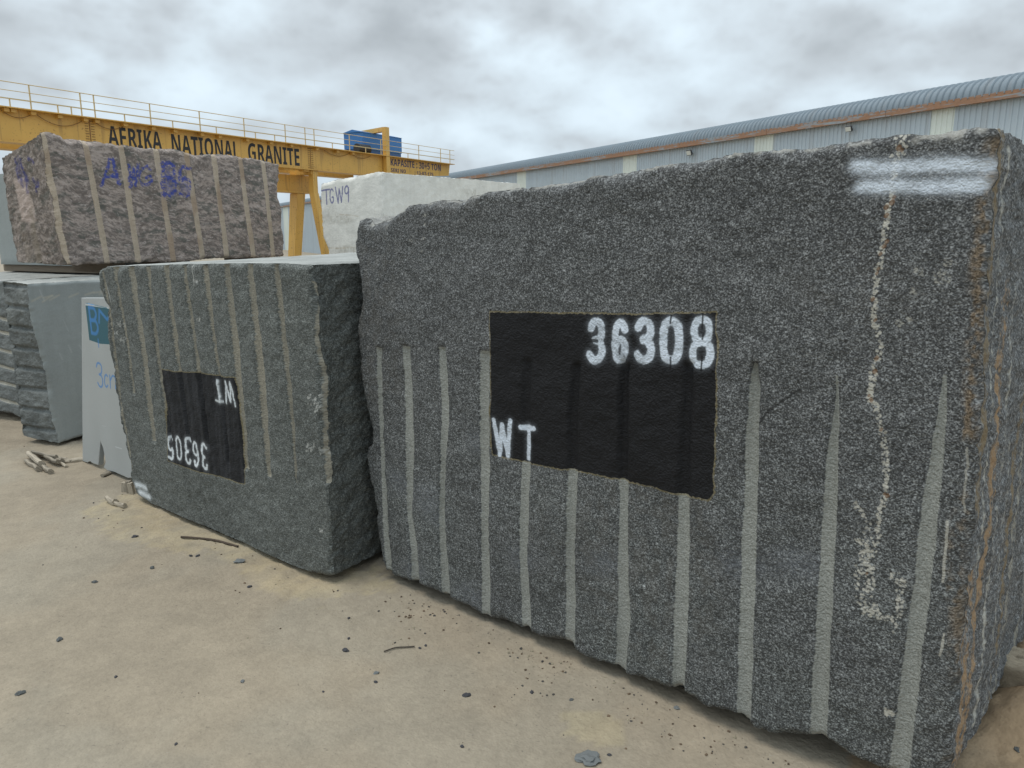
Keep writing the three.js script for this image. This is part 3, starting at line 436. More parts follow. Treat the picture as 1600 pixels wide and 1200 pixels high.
  rockBlock(ga, { face: fA, outline: LA, depth: 1.9, back: [0, W, 0.08, hA], amp: [0.002, 0.008, 0.008], big: 0.006, edge: 0.015, grooves: gr, res: [0.012, 0.010, 0.03], seed: 41.2, floor: 0.03, mats: { front: stone(texA, { bumpScale: 0.010 }), end: stone(tileColor(blue), { bumpScale: 0.0012, roughness: 0.6 }), top: stone(dustTop, { bumpScale: 0.002 }) } });
  // pale blue-grey block standing on it, behind the pink block
  const pS = fA.world(W - 0.15, 0, -0.95), fS = new Face(pS.clone().addScaledVector(fA.U, -1.3), pS);
  const gs = thing('granite_block', 'plain blue-grey sawn block standing beside the end of the pink block', 'granite block', [fS.O.x, 0, fS.O.z], fS.turn, 'quarried granite blocks in the yard');
  rockBlock(gs, { face: fS, outline: { bottom: [[0, hA + 0.08], [1.3, hA + 0.08]], top: [[0, hA + 0.95], [1.3, hA + 0.95]], left: [[0, hA + 0.08], [0, hA + 0.95]], right: [[1.3, hA + 0.08], [1.3, hA + 0.95]] }, depth: 0.8, back: [0, 1.3, hA + 0.08, hA + 0.95], amp: [0.002, 0.002, 0.002], big: 0.002, edge: 0.008, res: [0.03, 0.03, 0.04], seed: 51, mats: { front: stone(tileColor(blue), { bumpScale: 0.001, roughness: 0.6 }), end: stone(tileColor(blue), { bumpScale: 0.001 }) } });
  for (const n of [-0.12, -0.66]) { const c = fS.world(0.65, 0, n), m = solo('timber_bearer', new RoundedBoxGeometry(1.34, 0.066, 0.16, 2, 0.008), timber, 'timber bearer under the plain blue-grey block', 'timber', 'timbers under the plain blue-grey block'); m.position.set(c.x, hA + 0.045, c.z); m.rotation.y = fS.turn; }
}

// ---- pink block on top
const hP = topB + 0.095, f4 = new Face(onHeight(107, 415, hP), onHeight(447, 401, hP));
{
  const L = { left: f4.map([[107, 415], [102, 390], [92, 340], [80, 280], [71, 240], [65, 209]]), right: f4.map([[447, 401], [444, 370], [441, 335], [437, 300], [436, 276], [437, 257]]),
    bottom: f4.map([[107, 415], [170, 413], [230, 409], [300, 407], [370, 403], [447, 401]]), top: f4.map([[65, 209], [75, 208], [95, 213], [100, 217], [130, 219], [150, 221], [165, 224], [200, 229], [240, 232], [265, 233], [285, 237], [310, 243], [330, 240], [360, 241], [380, 246], [395, 246], [420, 252], [437, 257]]) };
  const grooves = grooveList(f4, [[[66, 205, 8], [85, 300, 9], [107, 420, 10]], [[132, 215, 9], [150, 310, 9], [170, 420, 9]], [[188, 222, 9], [202, 310, 9], [218, 418, 9]], [[243, 228, 9], [256, 310, 8], [273, 415, 9]], [[290, 232, 8], [304, 320, 8], [319, 412, 8]], [[333, 236, 8], [343, 310, 7], [356, 408, 8]], [[375, 240, 7], [385, 320, 7], [398, 406, 7]], [[411, 246, 6], [419, 320, 6], [428, 404, 6]]], 1, 0.014);
  const M = new Masks(-0.25, hP - 0.1, 3.6, 1.35, 560), m4 = (x, y) => f4.uv(x, y);
  for (const [ch, q, w] of [['A', [[161, 247], [184, 249], [186, 288], [159, 290]], 0.045], ['W', rect(201, 257, 216, 292), 0.04], ['G', [[216, 262], [238, 260], [241, 286], [218, 290]], 0.04], ['B', rect(253, 255, 275, 304), 0.06], ['5', rect(278, 262, 300, 306), 0.05]]) for (const l of glyph(ch, q, m4)) M.line('blue', l, w * 0.58, 0.9, 0.004);
  M.poly('blue', [m4(252, 254), m4(273, 256), m4(276, 305), m4(256, 306)], 0.4, 0.03); M.poly('blue', [m4(280, 280), m4(298, 286), m4(298, 306), m4(282, 304)], 0.35, 0.02);
  const pink = (u, v, o) => { // foliated
    const w = 0.05 * (vn(u * 6, v * 6, 4000, 4000, 3) - 0.5) + 0.10 * (vn(u * 2.2, v * 2.2, 4000, 4000, 4) - 0.5) + 0.012 * (vn(u * 40, v * 40, 4000, 4000, 14) - 0.5), y = v + w + 0.16 * u, x = u - 0.16 * v + 0.03 * (vn(u * 20, v * 20, 4000, 4000, 24) - 0.5);
    const f = 0.34 * vn(x * 17, y * 48, 4000, 4000, 5) + 0.30 * vn(x * 41 + 7, y * 96, 4000, 4000, 6) + 0.20 * vn(x * 95, y * 190, 4000, 4000, 16) + 0.16 * vn(x * 6, y * 15, 4000, 4000, 7), g = at(grainA, u, v) * 0.10;
    const k = 0.13 + 0.20 * smooth(0.30, 0.74, f + g); o[0] = k * 1.12; o[1] = k * 0.93; o[2] = k * 0.82;
    const dk = smooth(0.50, 0.78, 0.6 * vn(x * 8, y * 26, 4000, 4000, 8) + 0.4 * vn(x * 30, y * 80, 4000, 4000, 18)); mixc(o, dk * 0.7, [0.085, 0.09, 0.078]);
    const wl = smooth(0.62, 0.85, 0.55 * vn(x * 30, y * 90, 4000, 4000, 9) + 0.45 * vn(x * 80, y * 170, 4000, 4000, 19)); mixc(o, wl * 0.6, [0.46, 0.40, 0.37]);
  };
  const tex = M.texture((u, v, o) => {
    pink(u, v, o); let gx = 9; for (const g of grooves) { const h = grooveAt(g, u, v); if (h && Math.abs(h.x) < Math.abs(gx)) gx = h.x; }
    if (Math.abs(gx) < 1) { const g = at(grainA, u, v); mixc(o, 0.85, [0.46 + 0.07 * g, 0.38 + 0.06 * g, 0.29 + 0.05 * g]); mixc(o, 0.4 * smooth(0.6, 0.9, vn(u * 8, v * 6, 4000, 4000, 15)), [0.20, 0.11, 0.06]); }
    const j = 0.02 * (vn(u * 40, v * 40, 4000, 4000, 2) - 0.5), b = M.get('blue', u + j, v + j); if (b) mixc(o, clamp(b * 1.25 * smooth(0.15, 0.75, 0.5 * vn(u * 45, v * 70, 4000, 4000, 13) + 0.5 * vn(u * 110, v * 150, 4000, 4000, 23)), 0, 0.85), [0.03, 0.055, 0.29]);
  });
  // left end: pale pink smear and blue strokes
  const E = new Masks(0, hP - 0.1, 1.7, 1.35, 420), fE = new Face(f4.O.clone().addScaledVector(f4.N, -0.72), f4.O), me = (x, y) => { const [u, v] = fE.uv(x, y); return [0.72 - u, v]; };
  E.poly('pale', [me(22, 280), me(42, 278), me(48, 300), me(60, 345), me(54, 349), me(33, 345), me(27, 312)], 0.9, 0.006); for (const l of [[[28, 250], [32, 282]], [[33, 247], [37, 290]], [[38, 250], [45, 300]], [[52, 248], [60, 254]], [[56, 280], [64, 290]], [[64, 284], [60, 300]], [[40, 262], [46, 285]]]) E.line('blue', l.map(([x, y]) => me(x, y)), 0.035, 0.8, 0.006);
  const etex = E.texture((u, v, o) => { pink(u * 1.3 + 4, v * 0.8, o); mixc(o, 0.25, [0.12, 0.105, 0.085]); const j = 0.02 * (vn(u * 40, v * 40, 4000, 4000, 2) - 0.5); const p = E.get('pale', u + j, v); if (p) mixc(o, p * (0.6 + 0.3 * vn(u * 30, v * 30, 4000, 4000, 3)), [0.50, 0.40, 0.35]); const b = E.get('blue', u + j, v); if (b) mixc(o, b * 0.8 * vn(u * 60, v * 60, 4000, 4000, 5) + b * 0.2, [0.045, 0.05, 0.19]); const s = smooth(0.8, 0.95, vn(u * 11, v * 0.7, 4000, 4000, 77)); mixc(o, s * 0.5, [0.24, 0.2, 0.15]); });
  const g = thing('granite_block', 'pinkish brown granite block with blue scrawl resting on the blue-grey blocks', 'granite block', [f4.O.x, 0, f4.O.z], f4.turn, 'quarried granite blocks in the yard');
  const b1 = L.bottom[L.bottom.length - 1];
  rockBlock(g, { face: f4, outline: L, depth: 0.72, back: [0.02, b1[0] - 0.05, hP + 0.02, hP + 0.86], amp: [0.016, 0.016, 0.005], big: 0.006, edge: 0.03, rough: 1.0, grooves, res: [0.013, 0.013, 0.022], seed: 61.5, floor: hP - 0.02, mats: { front: stone(tex, { bumpScale: 0.006 }), end: stone(tileColor(pink), { bumpScale: 0.006 }), left: stone(etex, { bumpScale: 0.010 }) }, leftLabel: 'rough end with a pale pink smear and blue strokes' });
  for (const u of [0.55, 1.25, 2.3]) bearer(f4, u, -0.68, -0.15, topB + 0.012, hP + 0.005, 0.14, 'timber bearer between the pink and blue-grey blocks', 'timbers under the pink block');
}

// ---- two leaning slabs
const slabGrey = (u, v, o) => { const g = at(fineTile, u * 2, v * 2), k = 0.36 + 0.015 * g + 0.03 * (vn(u * 7, v * 7, 4000, 4000, 3) - 0.5); o[0] = k * 0.96; o[1] = k; o[2] = k * 0.98; };
function slab(face, outline, thick, mat, label) {
  const sh = new THREE.Shape(outline.map(([u, v]) => new THREE.Vector2(u, v))), g = new THREE.ExtrudeGeometry(sh, { depth: thick, bevelEnabled: true, bevelThickness: 0.003, bevelSize: 0.003, bevelSegments: 1 }).translate(0, 0, -thick);
  const m = solo('stone_slab', g, mat, label, 'stone slab', 'upright stone slabs'); m.position.copy(face.O); m.rotation.y = face.turn; return m;
}
{
  const fa = new Face(onHeight(130, 722, 0.0), onHeight(130, 722, 0.0).addScaledVector(f2.U, 1)), fb = new Face(onHeight(160, 735, 0), onHeight(160, 735, 0).addScaledVector(f2.U, 1));
  const ed = (l) => l; // outlines
  const tA = tileColor(slabGrey), slabMat = std({ map: tA, roughness: 0.55, bumpMap: tiled(fineBump, TM), bumpScale: 0.0006 });
  slab(fa, fa.map([[130, 720], [137, 722], [141, 720], [145, 723], [154, 726], [157, 692], [165, 640], [172, 560], [182, 475], [166, 466], [128, 466]]), 0.03, slabMat, 'pale grey stone slab standing upright behind the slab marked 3cm');
  const M = new Masks(-0.3, 0, 1.1, 1.4, 700), mb = (x, y) => fb.uv(x, y);
  M.poly('teal', [mb(134, 477), mb(172, 482), mb(172, 538), mb(157, 537), mb(140, 531)]); M.poly('lite', [mb(133, 472), mb(180, 476), mb(180, 483), mb(134, 477)]);
  for (const [ch, q, w] of [['B', [[138, 480], [152, 482], [155, 522], [143, 520]], 0.022], ['M', [[153, 484], [180, 486], [182, 502], [155, 504]], 0.02]]) for (const l of glyph(ch, q, mb)) M.line('blue', l, w, 0.9, 0.003);
  M.line('blue', [mb(154, 530), mb(155, 542)], 0.014, 0.8, 0.002);
  for (const [ch, q, w] of [['3', [[150, 567], [160, 568], [162, 605], [154, 603]], 0.014], ['c', [[163, 575], [169, 576], [170, 605], [164, 604]], 0.013], ['m', [[171, 575], [190, 578], [191, 608], [172, 606]], 0.013]]) for (const l of glyph(ch, q, mb)) M.line('blue', l, w, 0.9, 0.002);
  M.line('lite', [mb(181, 698), mb(191, 701)], 0.006); M.line('lite', [mb(160, 665), mb(166, 666)], 0.004, 0.6);
  const tex = M.texture((u, v, o) => { slabGrey(u, v, o); const t = M.get('teal', u, v); if (t > 0.5) { o[0] = 0.015; o[1] = 0.09; o[2] = 0.12; } const w = M.get('lite', u, v); if (w) mixc(o, w * 0.8, [0.5, 0.52, 0.52]); const b = M.get('blue', u, v); if (b) mixc(o, b * 0.9, [0.035, 0.19, 0.46]); });
  slab(fb, fb.map([[158, 690], [162, 700], [166, 722], [163, 730], [168, 734], [180, 737], [200, 746], [214, 746], [205, 640], [196, 560], [188, 486], [134, 474]]), 0.05, std({ map: tex, roughness: 0.55, bumpMap: tiled(fineBump, TM), bumpScale: 0.0006 }), 'grey stone slab with teal patch and blue 3cm marking');
}

// ------------------------------------------------------------------ ground
const kerbAt = onHeight(1560, 1085, 0.0);
const distTo = (f, x, z, W, D) => { const dx = x - f.O.x, dz = z - f.O.z, u = dx * f.U.x + dz * f.U.z, n = dx * f.N.x + dz * f.N.z; const a = Math.max(-u, u - W, 0), b = Math.max(n, -D - n, 0); return [Math.hypot(a, b), u, n]; };
function groundHeight(x, z) {
  const fallen = -2.4 * smooth(-9.5, -26, z);
  if (z < -26 || Math.abs(x) > 40 || z > 20) return fallen;
  const [d1, u1, n1] = distTo(f1, x, z, 2.5, 1.7), [d2] = distTo(f2, x, z, 2.1, 1.7), [dB] = distTo(fB, x, z, 2.5, 1.6);
  const sand = Math.max(smooth(0.45, 0.02, d1) * 0.6, smooth(0.55, 0.03, d2), smooth(0.8, 0.05, dB));
  let h = fallen + sand * (0.012 + 0.014 * fbm3(x * 2.5, 0, z * 2.5, 4)) + 0.003 * fbm3(x * 0.8, 3, z * 0.8, 3) + sand * 0.006 * s3(x * 14, 1, z * 14);
  // trodden earth beside the end face
  const side = smooth(2.2, 2.4, u1) * smooth(0.9, 0.2, n1);
  h += side * (0.012 + 0.03 * fbm3(x * 4, 5, z * 4, 5) + 0.012 * s3(x * 17, 2, z * 17));
  h += smooth(2.25, 2.5, u1) * smooth(-0.45, -0.65, n1) * 0.10 * smooth(-4, -3, n1);
  return h;
}
{
  const axis = (lo, hi, step, far) => { const a = []; for (let x = lo; x <= hi + 1e-6; x += step) a.push(x); let s = step, l = lo, r = hi; while (l > -far || r < far) { s *= 1.35; l -= s; r += s; a.unshift(Math.max(l, -far)); a.push(Math.min(r, far)); if (l <= -far && r >= far) break; } return [...new Set(a)]; };
  const xs = axis(-4.8, 3.2, 0.025, 600), zs = axis(-7.6, -0.9, 0.025, 600), nx = xs.length, nz = zs.length, P = new Float32Array(nx * nz * 3), C = new Float32Array(nx * nz * 3), T = new Float32Array(nx * nz * 2), I = [];
  const patch = [[872, 1118], [905, 1110], [950, 1118], [975, 1132], [992, 1145], [988, 1163], [930, 1160], [880, 1145]].map(([x, y]) => { const p = onHeight(x, y, 0); return [p.x, p.z]; });
  const sandDrift = [[150, 800], [215, 765], [300, 800], [420, 850], [520, 890], [600, 890], [620, 925], [560, 935], [500, 945], [440, 930], [400, 905], [360, 880], [330, 862], [290, 868], [220, 850], [170, 840]].map(([x, y]) => { const p = onHeight(x, y, 0); return [p.x, p.z]; });
  const redEarth = [[2.05, -0.1], [2.4, 0.35], [3.6, 0.6], [5, -0.5], [4.5, -3.5], [2.05, -3.2]].map(([u, n]) => { const p = f1.world(u, 0, n); return [p.x, p.z]; });
  for (let j = 0; j < nz; j++) for (let i = 0; i < nx; i++) {
    const x = xs[i], z = zs[j], k = j * nx + i; P.set([x, groundHeight(x, z), z], k * 3); T.set([x, z], k * 2);
    let r = 1, g = 1, b = 1; const near = Math.abs(x) < 60 && z > -60 && z < 60;
    if (near) {
      const n1 = fbm3(x * 0.5, 8, z * 0.5, 4), n2 = fbm3(x * 1.6 + 4, 18, z * 1.6, 4), n3 = fbm3(x * 7, 28, z * 7, 3), k1 = 1 + 0.07 * n1 + 0.05 * n2 + 0.06 * n3 + 0.04 * s3(x * 26, 3, z * 26); r = g = b = k1;
      const grey = smooth(-0.1, 0.35, fbm3(x * 0.9 + 20, 1, z * 0.9, 4)); r *= 1 - 0.03 * grey; b *= 1 + 0.03 * grey;
      if (inPoly(sandDrift, x + 0.10 * n2 + 0.09 * n3 + 0.02 * s3(x * 30, 4, z * 30), z + 0.10 * n3 + 0.03 * s3(x * 24, 7, z * 24))) { const q = 0.6 + 0.8 * smooth(-0.3, 0.3, n3 + 0.4 * s3(x * 34, 4, z * 34)); r *= 1 + 0.15 * q; g *= 1 + 0.13 * q; b *= 1 + 0.04 * q; }
      if (inPoly(redEarth, x + 0.12 * n2 + 0.10 * n3, z + 0.12 * n3)) { r *= 1.12; g *= 0.96; b *= 0.80; }
      if (inPoly(patch, x + 0.06 * n3, z + 0.05 * n2)) { r *= 1.15; g *= 1.14; b *= 1.04; }
      const mark = smooth(0.9, 0.97, 1 - Math.abs(s3(x * 0.6 + z * 0.25, 40, z * 0.15 - x * 0.05))) * smooth(0, 0.4, n2); r *= 1 + 0.05 * mark; g *= 1 + 0.05 * mark; b *= 1 + 0.05 * mark;
    }
    C.set([r * 0.69, g * 0.69, b * 0.71], k * 3);
  }
  for (let j = 0; j < nz - 1; j++) for (let i = 0; i < nx - 1; i++) { const a = j * nx + i, c = a + nx; I.push(a, c, a + 1, a + 1, c, c + 1); }
  const g = new THREE.BufferGeometry(); g.setAttribute('position', new THREE.BufferAttribute(P, 3)); g.setAttribute('uv', new THREE.BufferAttribute(T, 2)); g.setAttribute('color', new THREE.BufferAttribute(C, 3)); g.setIndex(I); g.computeVertexNormals();
  const sandTile = tiled(colorTexture(1024, 1024, (u, v, o) => {
    const f = 0.5 * vn(u * 400, v * 400, 400, 400, 1) + 0.5 * vn(u * 160, v * 160, 160, 160, 2), c = 0.5 * vn(u * 40, v * 40, 40, 40, 3) + 0.3 * vn(u * 14, v * 14, 14, 14, 4) + 0.2 * vn(u * 5, v * 5, 5, 5, 5);
    let k = 0.35 * (0.78 + 0.22 * f + 0.24 * c); o[0] = k * 1.17; o[1] = k * 0.98; o[2] = k * 0.70;
    const sp = vn(u * 300, v * 300, 300, 300, 9), s2 = vn(u * 230 + 5, v * 230, 230, 230, 12); if (sp > 0.93) mixc(o, (sp - 0.93) * 9, [0.06, 0.055, 0.05]); if (s2 > 0.95) mixc(o, (s2 - 0.95) * 9, [0.5, 0.46, 0.38]);
  }), 2.4);
  const m = solo('ground', g, std({ map: sandTile, vertexColors: true, roughness: 0.95, bumpMap: tiled(greyTexture(tileField(1024, octs([[500, 500, 0.4], [200, 200, 0.5], [60, 60, 0.4], [20, 20, 0.3]], 61)), 1024), 2.4), bumpScale: 0.004 }), 'sand-covered concrete yard', 'ground'); m.userData = { kind: 'structure' };
}
const onGround = (px, py) => { let p = onHeight(px, py, 0); for (let i = 0; i < 4; i++) p = onHeight(px, py, groundHeight(p.x, p.z)); return p; };

// ------------------------------------------------------------------ long metal shed
{
  const HE = 7.0, A = onHeight(703, 283, HE), B = onHeight(1600, 146, HE);
  const dir = B.clone().sub(A).setY(0).normalize(), near = B.clone().addScaledVector(dir, 14), far = onHeight(432, 324, HE);
  const len = (P) => P.clone().sub(A).dot(dir), u0 = len(far), u1 = len(near);
  const O = A.clone().addScaledVector(dir, u0), W = u1 - u0, turn = Math.atan2(-dir.z, dir.x);
  const fs = new Face(new THREE.Vector3(O.x, 0, O.z), new THREE.Vector3(O.x + dir.x, 0, O.z + dir.z));
  const shed = thing('metal_shed', 'long pale grey corrugated metal shed with rusty gutter', 'shed', [O.x, 0, O.z], turn);
  const streak = (tint, dirt) => std({ map: tiled(colorTexture(512, 512, (u, v, o) => { const k = 1 + 0.05 * (vn(u * 60, v * 4, 60, 4, 1) - 0.5) + 0.07 * (vn(u * 9, v * 5, 9, 5, 2) - 0.5) + 0.03 * (vn(u * 200, v * 200, 200, 200, 3) - 0.5); for (let c = 0; c < 3; c++) o[c] = tint[c] * k; mixc(o, dirt * smooth(0.7, 0.95, vn(u * 40, v * 2, 40, 2, 7)), [0.25, 0.2, 0.16]); }), 9, 7), roughness: 0.5, metalness: 0.15 });
  const wallM = streak([0.45, 0.51, 0.55], 0.2), paleM = streak([0.68, 0.72, 0.66], 0.1), roofM = streak([0.22, 0.265, 0.30], 0.15);
  // ribbed sheet: profile along u, from y0 to y1
  const pitch = 0.25, prof = [[0, 0], [0.11, 0], [0.135, 0.04], [0.20, 0.04], [0.225, 0]];
  function sheet(a, b, y0, y1) {
    const us = [a], ns = [0]; for (let u = Math.floor(a / pitch) * pitch; u < b; u += pitch) for (const [p, n] of prof) if (u + p > a + 1e-4 && u + p < b - 1e-4) { us.push(u + p); ns.push(n); }
    us.push(b); ns.push(0); const P = [], T = [], I = [];
    us.forEach((u, i) => { P.push(u, y0, ns[i], u, y1, ns[i]); T.push(u, y0, u, y1); if (i) { const k = i * 2; I.push(k - 2, k, k + 1, k - 2, k + 1, k - 1); } });
    const g = new THREE.BufferGeometry(); g.setAttribute('position', new THREE.Float32BufferAttribute(P, 3)); g.setAttribute('uv', new THREE.Float32BufferAttribute(T, 2)); g.setIndex(I); const q = g.toNonIndexed(); q.computeVertexNormals(); return q;
  }
  const pale = [[757, 272], [815, 262], [985, 236, 22], [1195, 203, 30], [1476, 160, 36]].map(([x, y, w = 14]) => [fs.uv(x - w / 2, y)[0], fs.uv(x + w / 2, y)[0]]).slice(1);
  pale.unshift([fs.uv(443, 340)[0], fs.uv(451, 340)[0]]);
  let at0 = 0; for (const [a, b] of pale) { part('wall_panel', sheet(at0, a, -2.5, HE), wallM, shed); part('translucent_panel', sheet(a, b, -2.5, HE - 0.02), paleM, shed, 'pale translucent wall panel'); at0 = b; }
  part('wall_panel', sheet(at0, W, -2.5, HE), wallM, shed);
  // curved eave and roof, ribbed
  const R = 0.75, curve = []; for (let i = 0; i <= 9; i++) { const a = i / 9 * 1.42; curve.push([0.30 - R * (1 - Math.cos(a)), HE + 0.08 + R * Math.sin(a), Math.cos(a), Math.sin(a)]); }
  const last = curve[9]; curve.push([last[0] - 10, last[1] + 1.3, 0.13, 0.99]); curve.push([last[0] - 20, last[1], -0.13, 0.99]);
  { const P = [], T = [], I = [], n = curve.length; let col = 0; const rp = 0.30, rib = [[0, 0], [0.215, 0], [0.235, 0.085], [0.27, 0.085], [0.298, 0]];
    for (let u = 0; u < W; u += rp) for (const [p, h] of rib) { curve.forEach(([z, y, cz, cy], i) => { P.push(u + p, y + cy * h, z + cz * h); T.push(u + p, i * 0.2); }); if (col) for (let i = 0; i < n - 1; i++) { const a = (col - 1) * n + i, b = col * n + i; I.push(a, b, b + 1, a, b + 1, a + 1); } col++; }
    const g = new THREE.BufferGeometry(); g.setAttribute('position', new THREE.Float32BufferAttribute(P, 3)); g.setAttribute('uv', new THREE.Float32BufferAttribute(T, 2)); g.setIndex(I); g.computeVertexNormals(); part('roof', g, roofM, shed, 'ribbed roof with rounded eave'); }
  // gutter in lengths, rusty
  const rust = std({ map: tiled(colorTexture(1024, 128, (u, v, o) => { const q = vn(u * 46, v * 5, 46, 5, 1) * 0.6 + vn(u * 170, v * 14, 170, 14, 2) * 0.4, r = smooth(0.22, 0.50, q + 0.25 * (vn(u * 9, 0, 9, 2, 5) - 0.45)); o[0] = 0.26; o[1] = 0.29; o[2] = 0.31; const k = 0.75 + 0.5 * vn(u * 400, v * 40, 400, 40, 3); mixc(o, r * 0.92, [0.29 * k, 0.15 * k, 0.08 * k]); }), 31, 0.5), roughness: 0.9 });
  for (let u = 0; u < W - 0.1; u += 7.4) { const b = Math.min(W, u + 7.38), g = box(b - u, 0.30, 0.24, (u + b) / 2, HE + 0.0, 0.24); const uv = g.attributes.uv; for (let i = 0; i < uv.count; i++) uv.setXY(i, u + uv.getX(i) * 7.4, uv.getY(i) * 0.5); part('gutter', g, rust, shed); }
  part('end_wall', box(0.1, HE + 3.2, 18, 0.06, (HE - 1.8) / 2, -9.4), wallM, shed); part('end_wall', box(0.1, HE + 3.2, 18, W - 0.06, (HE - 1.8) / 2, -9.4), wallM, shed); part('back_wall', box(W - 0.3, HE + 2.5, 0.1, W / 2, HE / 2 - 1.25, -19.2), wallM, shed);
  // floodlights
  const black = std({ color: lin(0.05, 0.05, 0.055), roughness: 0.5 }), lens = std({ color: lin(0.62, 0.63, 0.58), roughness: 0.25 });
  for (const [x, y, lab] of [[1083, 239, 'small floodlight on the shed wall close to the white block'], [1333, 202, 'small floodlight on the shed wall above the block stencilled 36308']]) {
    const [u, v] = fs.uv(x, y), w = fs.world(u, v, 0.05), L = thing('flood_light', lab, 'floodlight', [w.x, w.y, w.z], turn, 'floodlights on the shed wall'), s = x < 1200 ? 1 : 0.8;
    part('bracket', mergeGeometries([box(0.05, 0.06, 0.22, 0, -0.02, 0.1), box(0.38 * s, 0.05, 0.05, 0, -0.02, 0.17)]), black, L); part('housing', new RoundedBoxGeometry(0.46 * s, 0.34 * s, 0.09, 2, 0.02).rotateX(0.35).translate(0, 0, 0.26), black, L); part('lens', box(0.38 * s, 0.26 * s, 0.015).rotateX(0.35).translate(0, -0.02, 0.31), lens, L);
  }
}

// ------------------------------------------------------------------ gantry crane
const font = await new FontLoader().loadAsync('fonts/droid/droid_sans_bold.typeface.json');
{
  const HT = 7.4, A = onHeight(0, 167, HT), B = onHeight(704, 257, HT), fg = new Face(new THREE.Vector3(A.x, 0, A.z), new THREE.Vector3(B.x, 0, B.z));
  const uv = (x, y, n = 0) => fg.uv(x, y, n), uEnd = uv(704, 257)[0], u0 = -16, HB = uv(240, 241.5)[1] - 0.0;
  const crane = thing('gantry_crane', 'yellow gantry crane lettered AFRIKA NATIONAL GRANITE behind the stone blocks', 'gantry crane', [fg.O.x, 0, fg.O.z], fg.turn);
  const paintTex = (r, g, b, seed) => tiled(colorTexture(1024, 256, (u, v, o) => { const k = 0.9 + 0.14 * vn(u * 12, v * 3, 12, 3, seed) + 0.06 * vn(u * 90, v * 6, 90, 6, seed + 1); o[0] = r * k; o[1] = g * k; o[2] = b * k; const s = smooth(0.72, 0.95, vn(u * 120, v * 2, 120, 2, seed + 2)); mixc(o, 0.35 * s, [0.22, 0.12, 0.05]); const q = smooth(0.82, 0.97, vn(u * 200, v * 50, 200, 50, seed + 3)); mixc(o, 0.5 * q, [0.16, 0.07, 0.03]); }), 14, 3.5);
  const yellow = std({ map: paintTex(0.62, 0.365, 0.085, 3), roughness: 0.45 }), rail = std({ color: lin(0.56, 0.43, 0.22), roughness: 0.5 }), darkY = std({ color: lin(0.22, 0.11, 0.04), roughness: 0.8 }), ink = std({ color: lin(0.018, 0.018, 0.02), roughness: 0.6 }), inkB = std({ color: lin(0.05, 0.045, 0.10), roughness: 0.6 });
  const uvm = (g) => { const p = g.attributes.position, n = g.attributes.normal, t = g.attributes.uv; for (let i = 0; i < p.count; i++) Math.abs(n.getZ(i)) > 0.5 ? t.setXY(i, p.getX(i), p.getY(i)) : t.setXY(i, p.getX(i) + p.getY(i) * 0.3, p.getZ(i)); return g; };
  const D = 0.7;
  // main girder: web, flanges, tapered end
  const uT = uv(604, 260)[0];
  const sh = new THREE.Shape(); sh.moveTo(u0, HB); sh.lineTo(uT, HB); sh.lineTo(uEnd - 0.3, HT - 0.98); sh.lineTo(uEnd - 0.12, HT - 0.04); sh.lineTo(u0, HT - 0.04); sh.closePath();
  const girder = part('girder', uvm(new THREE.ExtrudeGeometry(sh, { depth: D, bevelEnabled: false }).translate(0, 0, -D)), yellow, crane);
  part('top_flange', uvm(box(uEnd - u0, 0.05, D + 0.7, (u0 + uEnd) / 2, HT - 0.013, -D / 2 + 0.12)), yellow, crane);
  part('bottom_flange', uvm(box(uT - u0, 0.05, D + 0.24, (u0 + uT) / 2, HB - 0.026, -D / 2)), yellow, crane);
  part('far_girder', uvm(box(uT - u0, HT - HB - 0.05, 0.7, (u0 + uT) / 2, (HT + HB) / 2 - 0.03, -3.85)), yellow, crane); part('far_girder_flange', uvm(box(uT - u0, 0.05, 0.95, (u0 + uT) / 2, HB - 0.026, -3.85)), yellow, crane); part('end_tie', uvm(box(0.5, 0.9, 2.8, uT - 0.4, HT - 0.6, -2.1)), yellow, crane);
  // splices with bolts and stiffener lines
  for (const x of [139, 485]) { const u = uv(x, 200 + (x > 200 ? 45 : -10))[0]; const g = [box(0.30, 0.03, 0.03, u, HT - 0.15, 0.03)]; for (let k = 0; k < 11; k++) for (const s of [-0.16, 0.16]) g.push(box(0.17, 0.028, 0.02, u + s, HB + 0.1 + k * (HT - HB - 0.25) / 10, 0.016)); for (const q of g) part('splice_bolt', q, darkY, girder); part('splice_gap', box(0.05, HT - HB - 0.14, 0.012, u, (HT + HB) / 2 - 0.03, 0.008), darkY, girder); }
  // walkway brackets under the top flange
  for (const x of [6, 17, 48, 90, 130, 148, 192, 236, 270, 312, 340, 383, 420, 452, 492, 524, 548]) { const u = uv(x, 172 + x * 0.13)[0]; part('walkway_bracket', box(0.24, 0.16, 0.26, u, HT - 0.13, 0.15), yellow, crane); }
  // handrail along the outer edge
  const nR = 0.42, R = (x) => { const y = 168 + x * 0.127; return fg.uv(x, y, nR)[0]; }, railing = part('handrail', rod([u0, HT + 1.13, nR], [uEnd, HT + 1.13, nR], 0.021), rail, crane);
  part('middle_rail', rod([u0, HT + 0.75, nR], [uEnd, HT + 0.75, nR], 0.017), rail, railing); part('lower_rail', box(uEnd - u0, 0.055, 0.04, (u0 + uEnd) / 2, HT + 0.38, nR), rail, railing);
  for (const x of [50, 129, 150, 237, 314, 383, 447, 478, 492, 547, 596, 607, 655, 689, 703.5]) part('rail_post', box(0.055, 1.12, 0.04, R(x), HT + 0.57, nR - 0.025), rail, railing);
  for (const x of [17, 92, 113, 196, 271, 339, 400, 430, 520, 572, 638]) part('rail_stub', box(0.05, 0.36, 0.04, R(x), HT + 0.19, nR - 0.025), rail, railing);
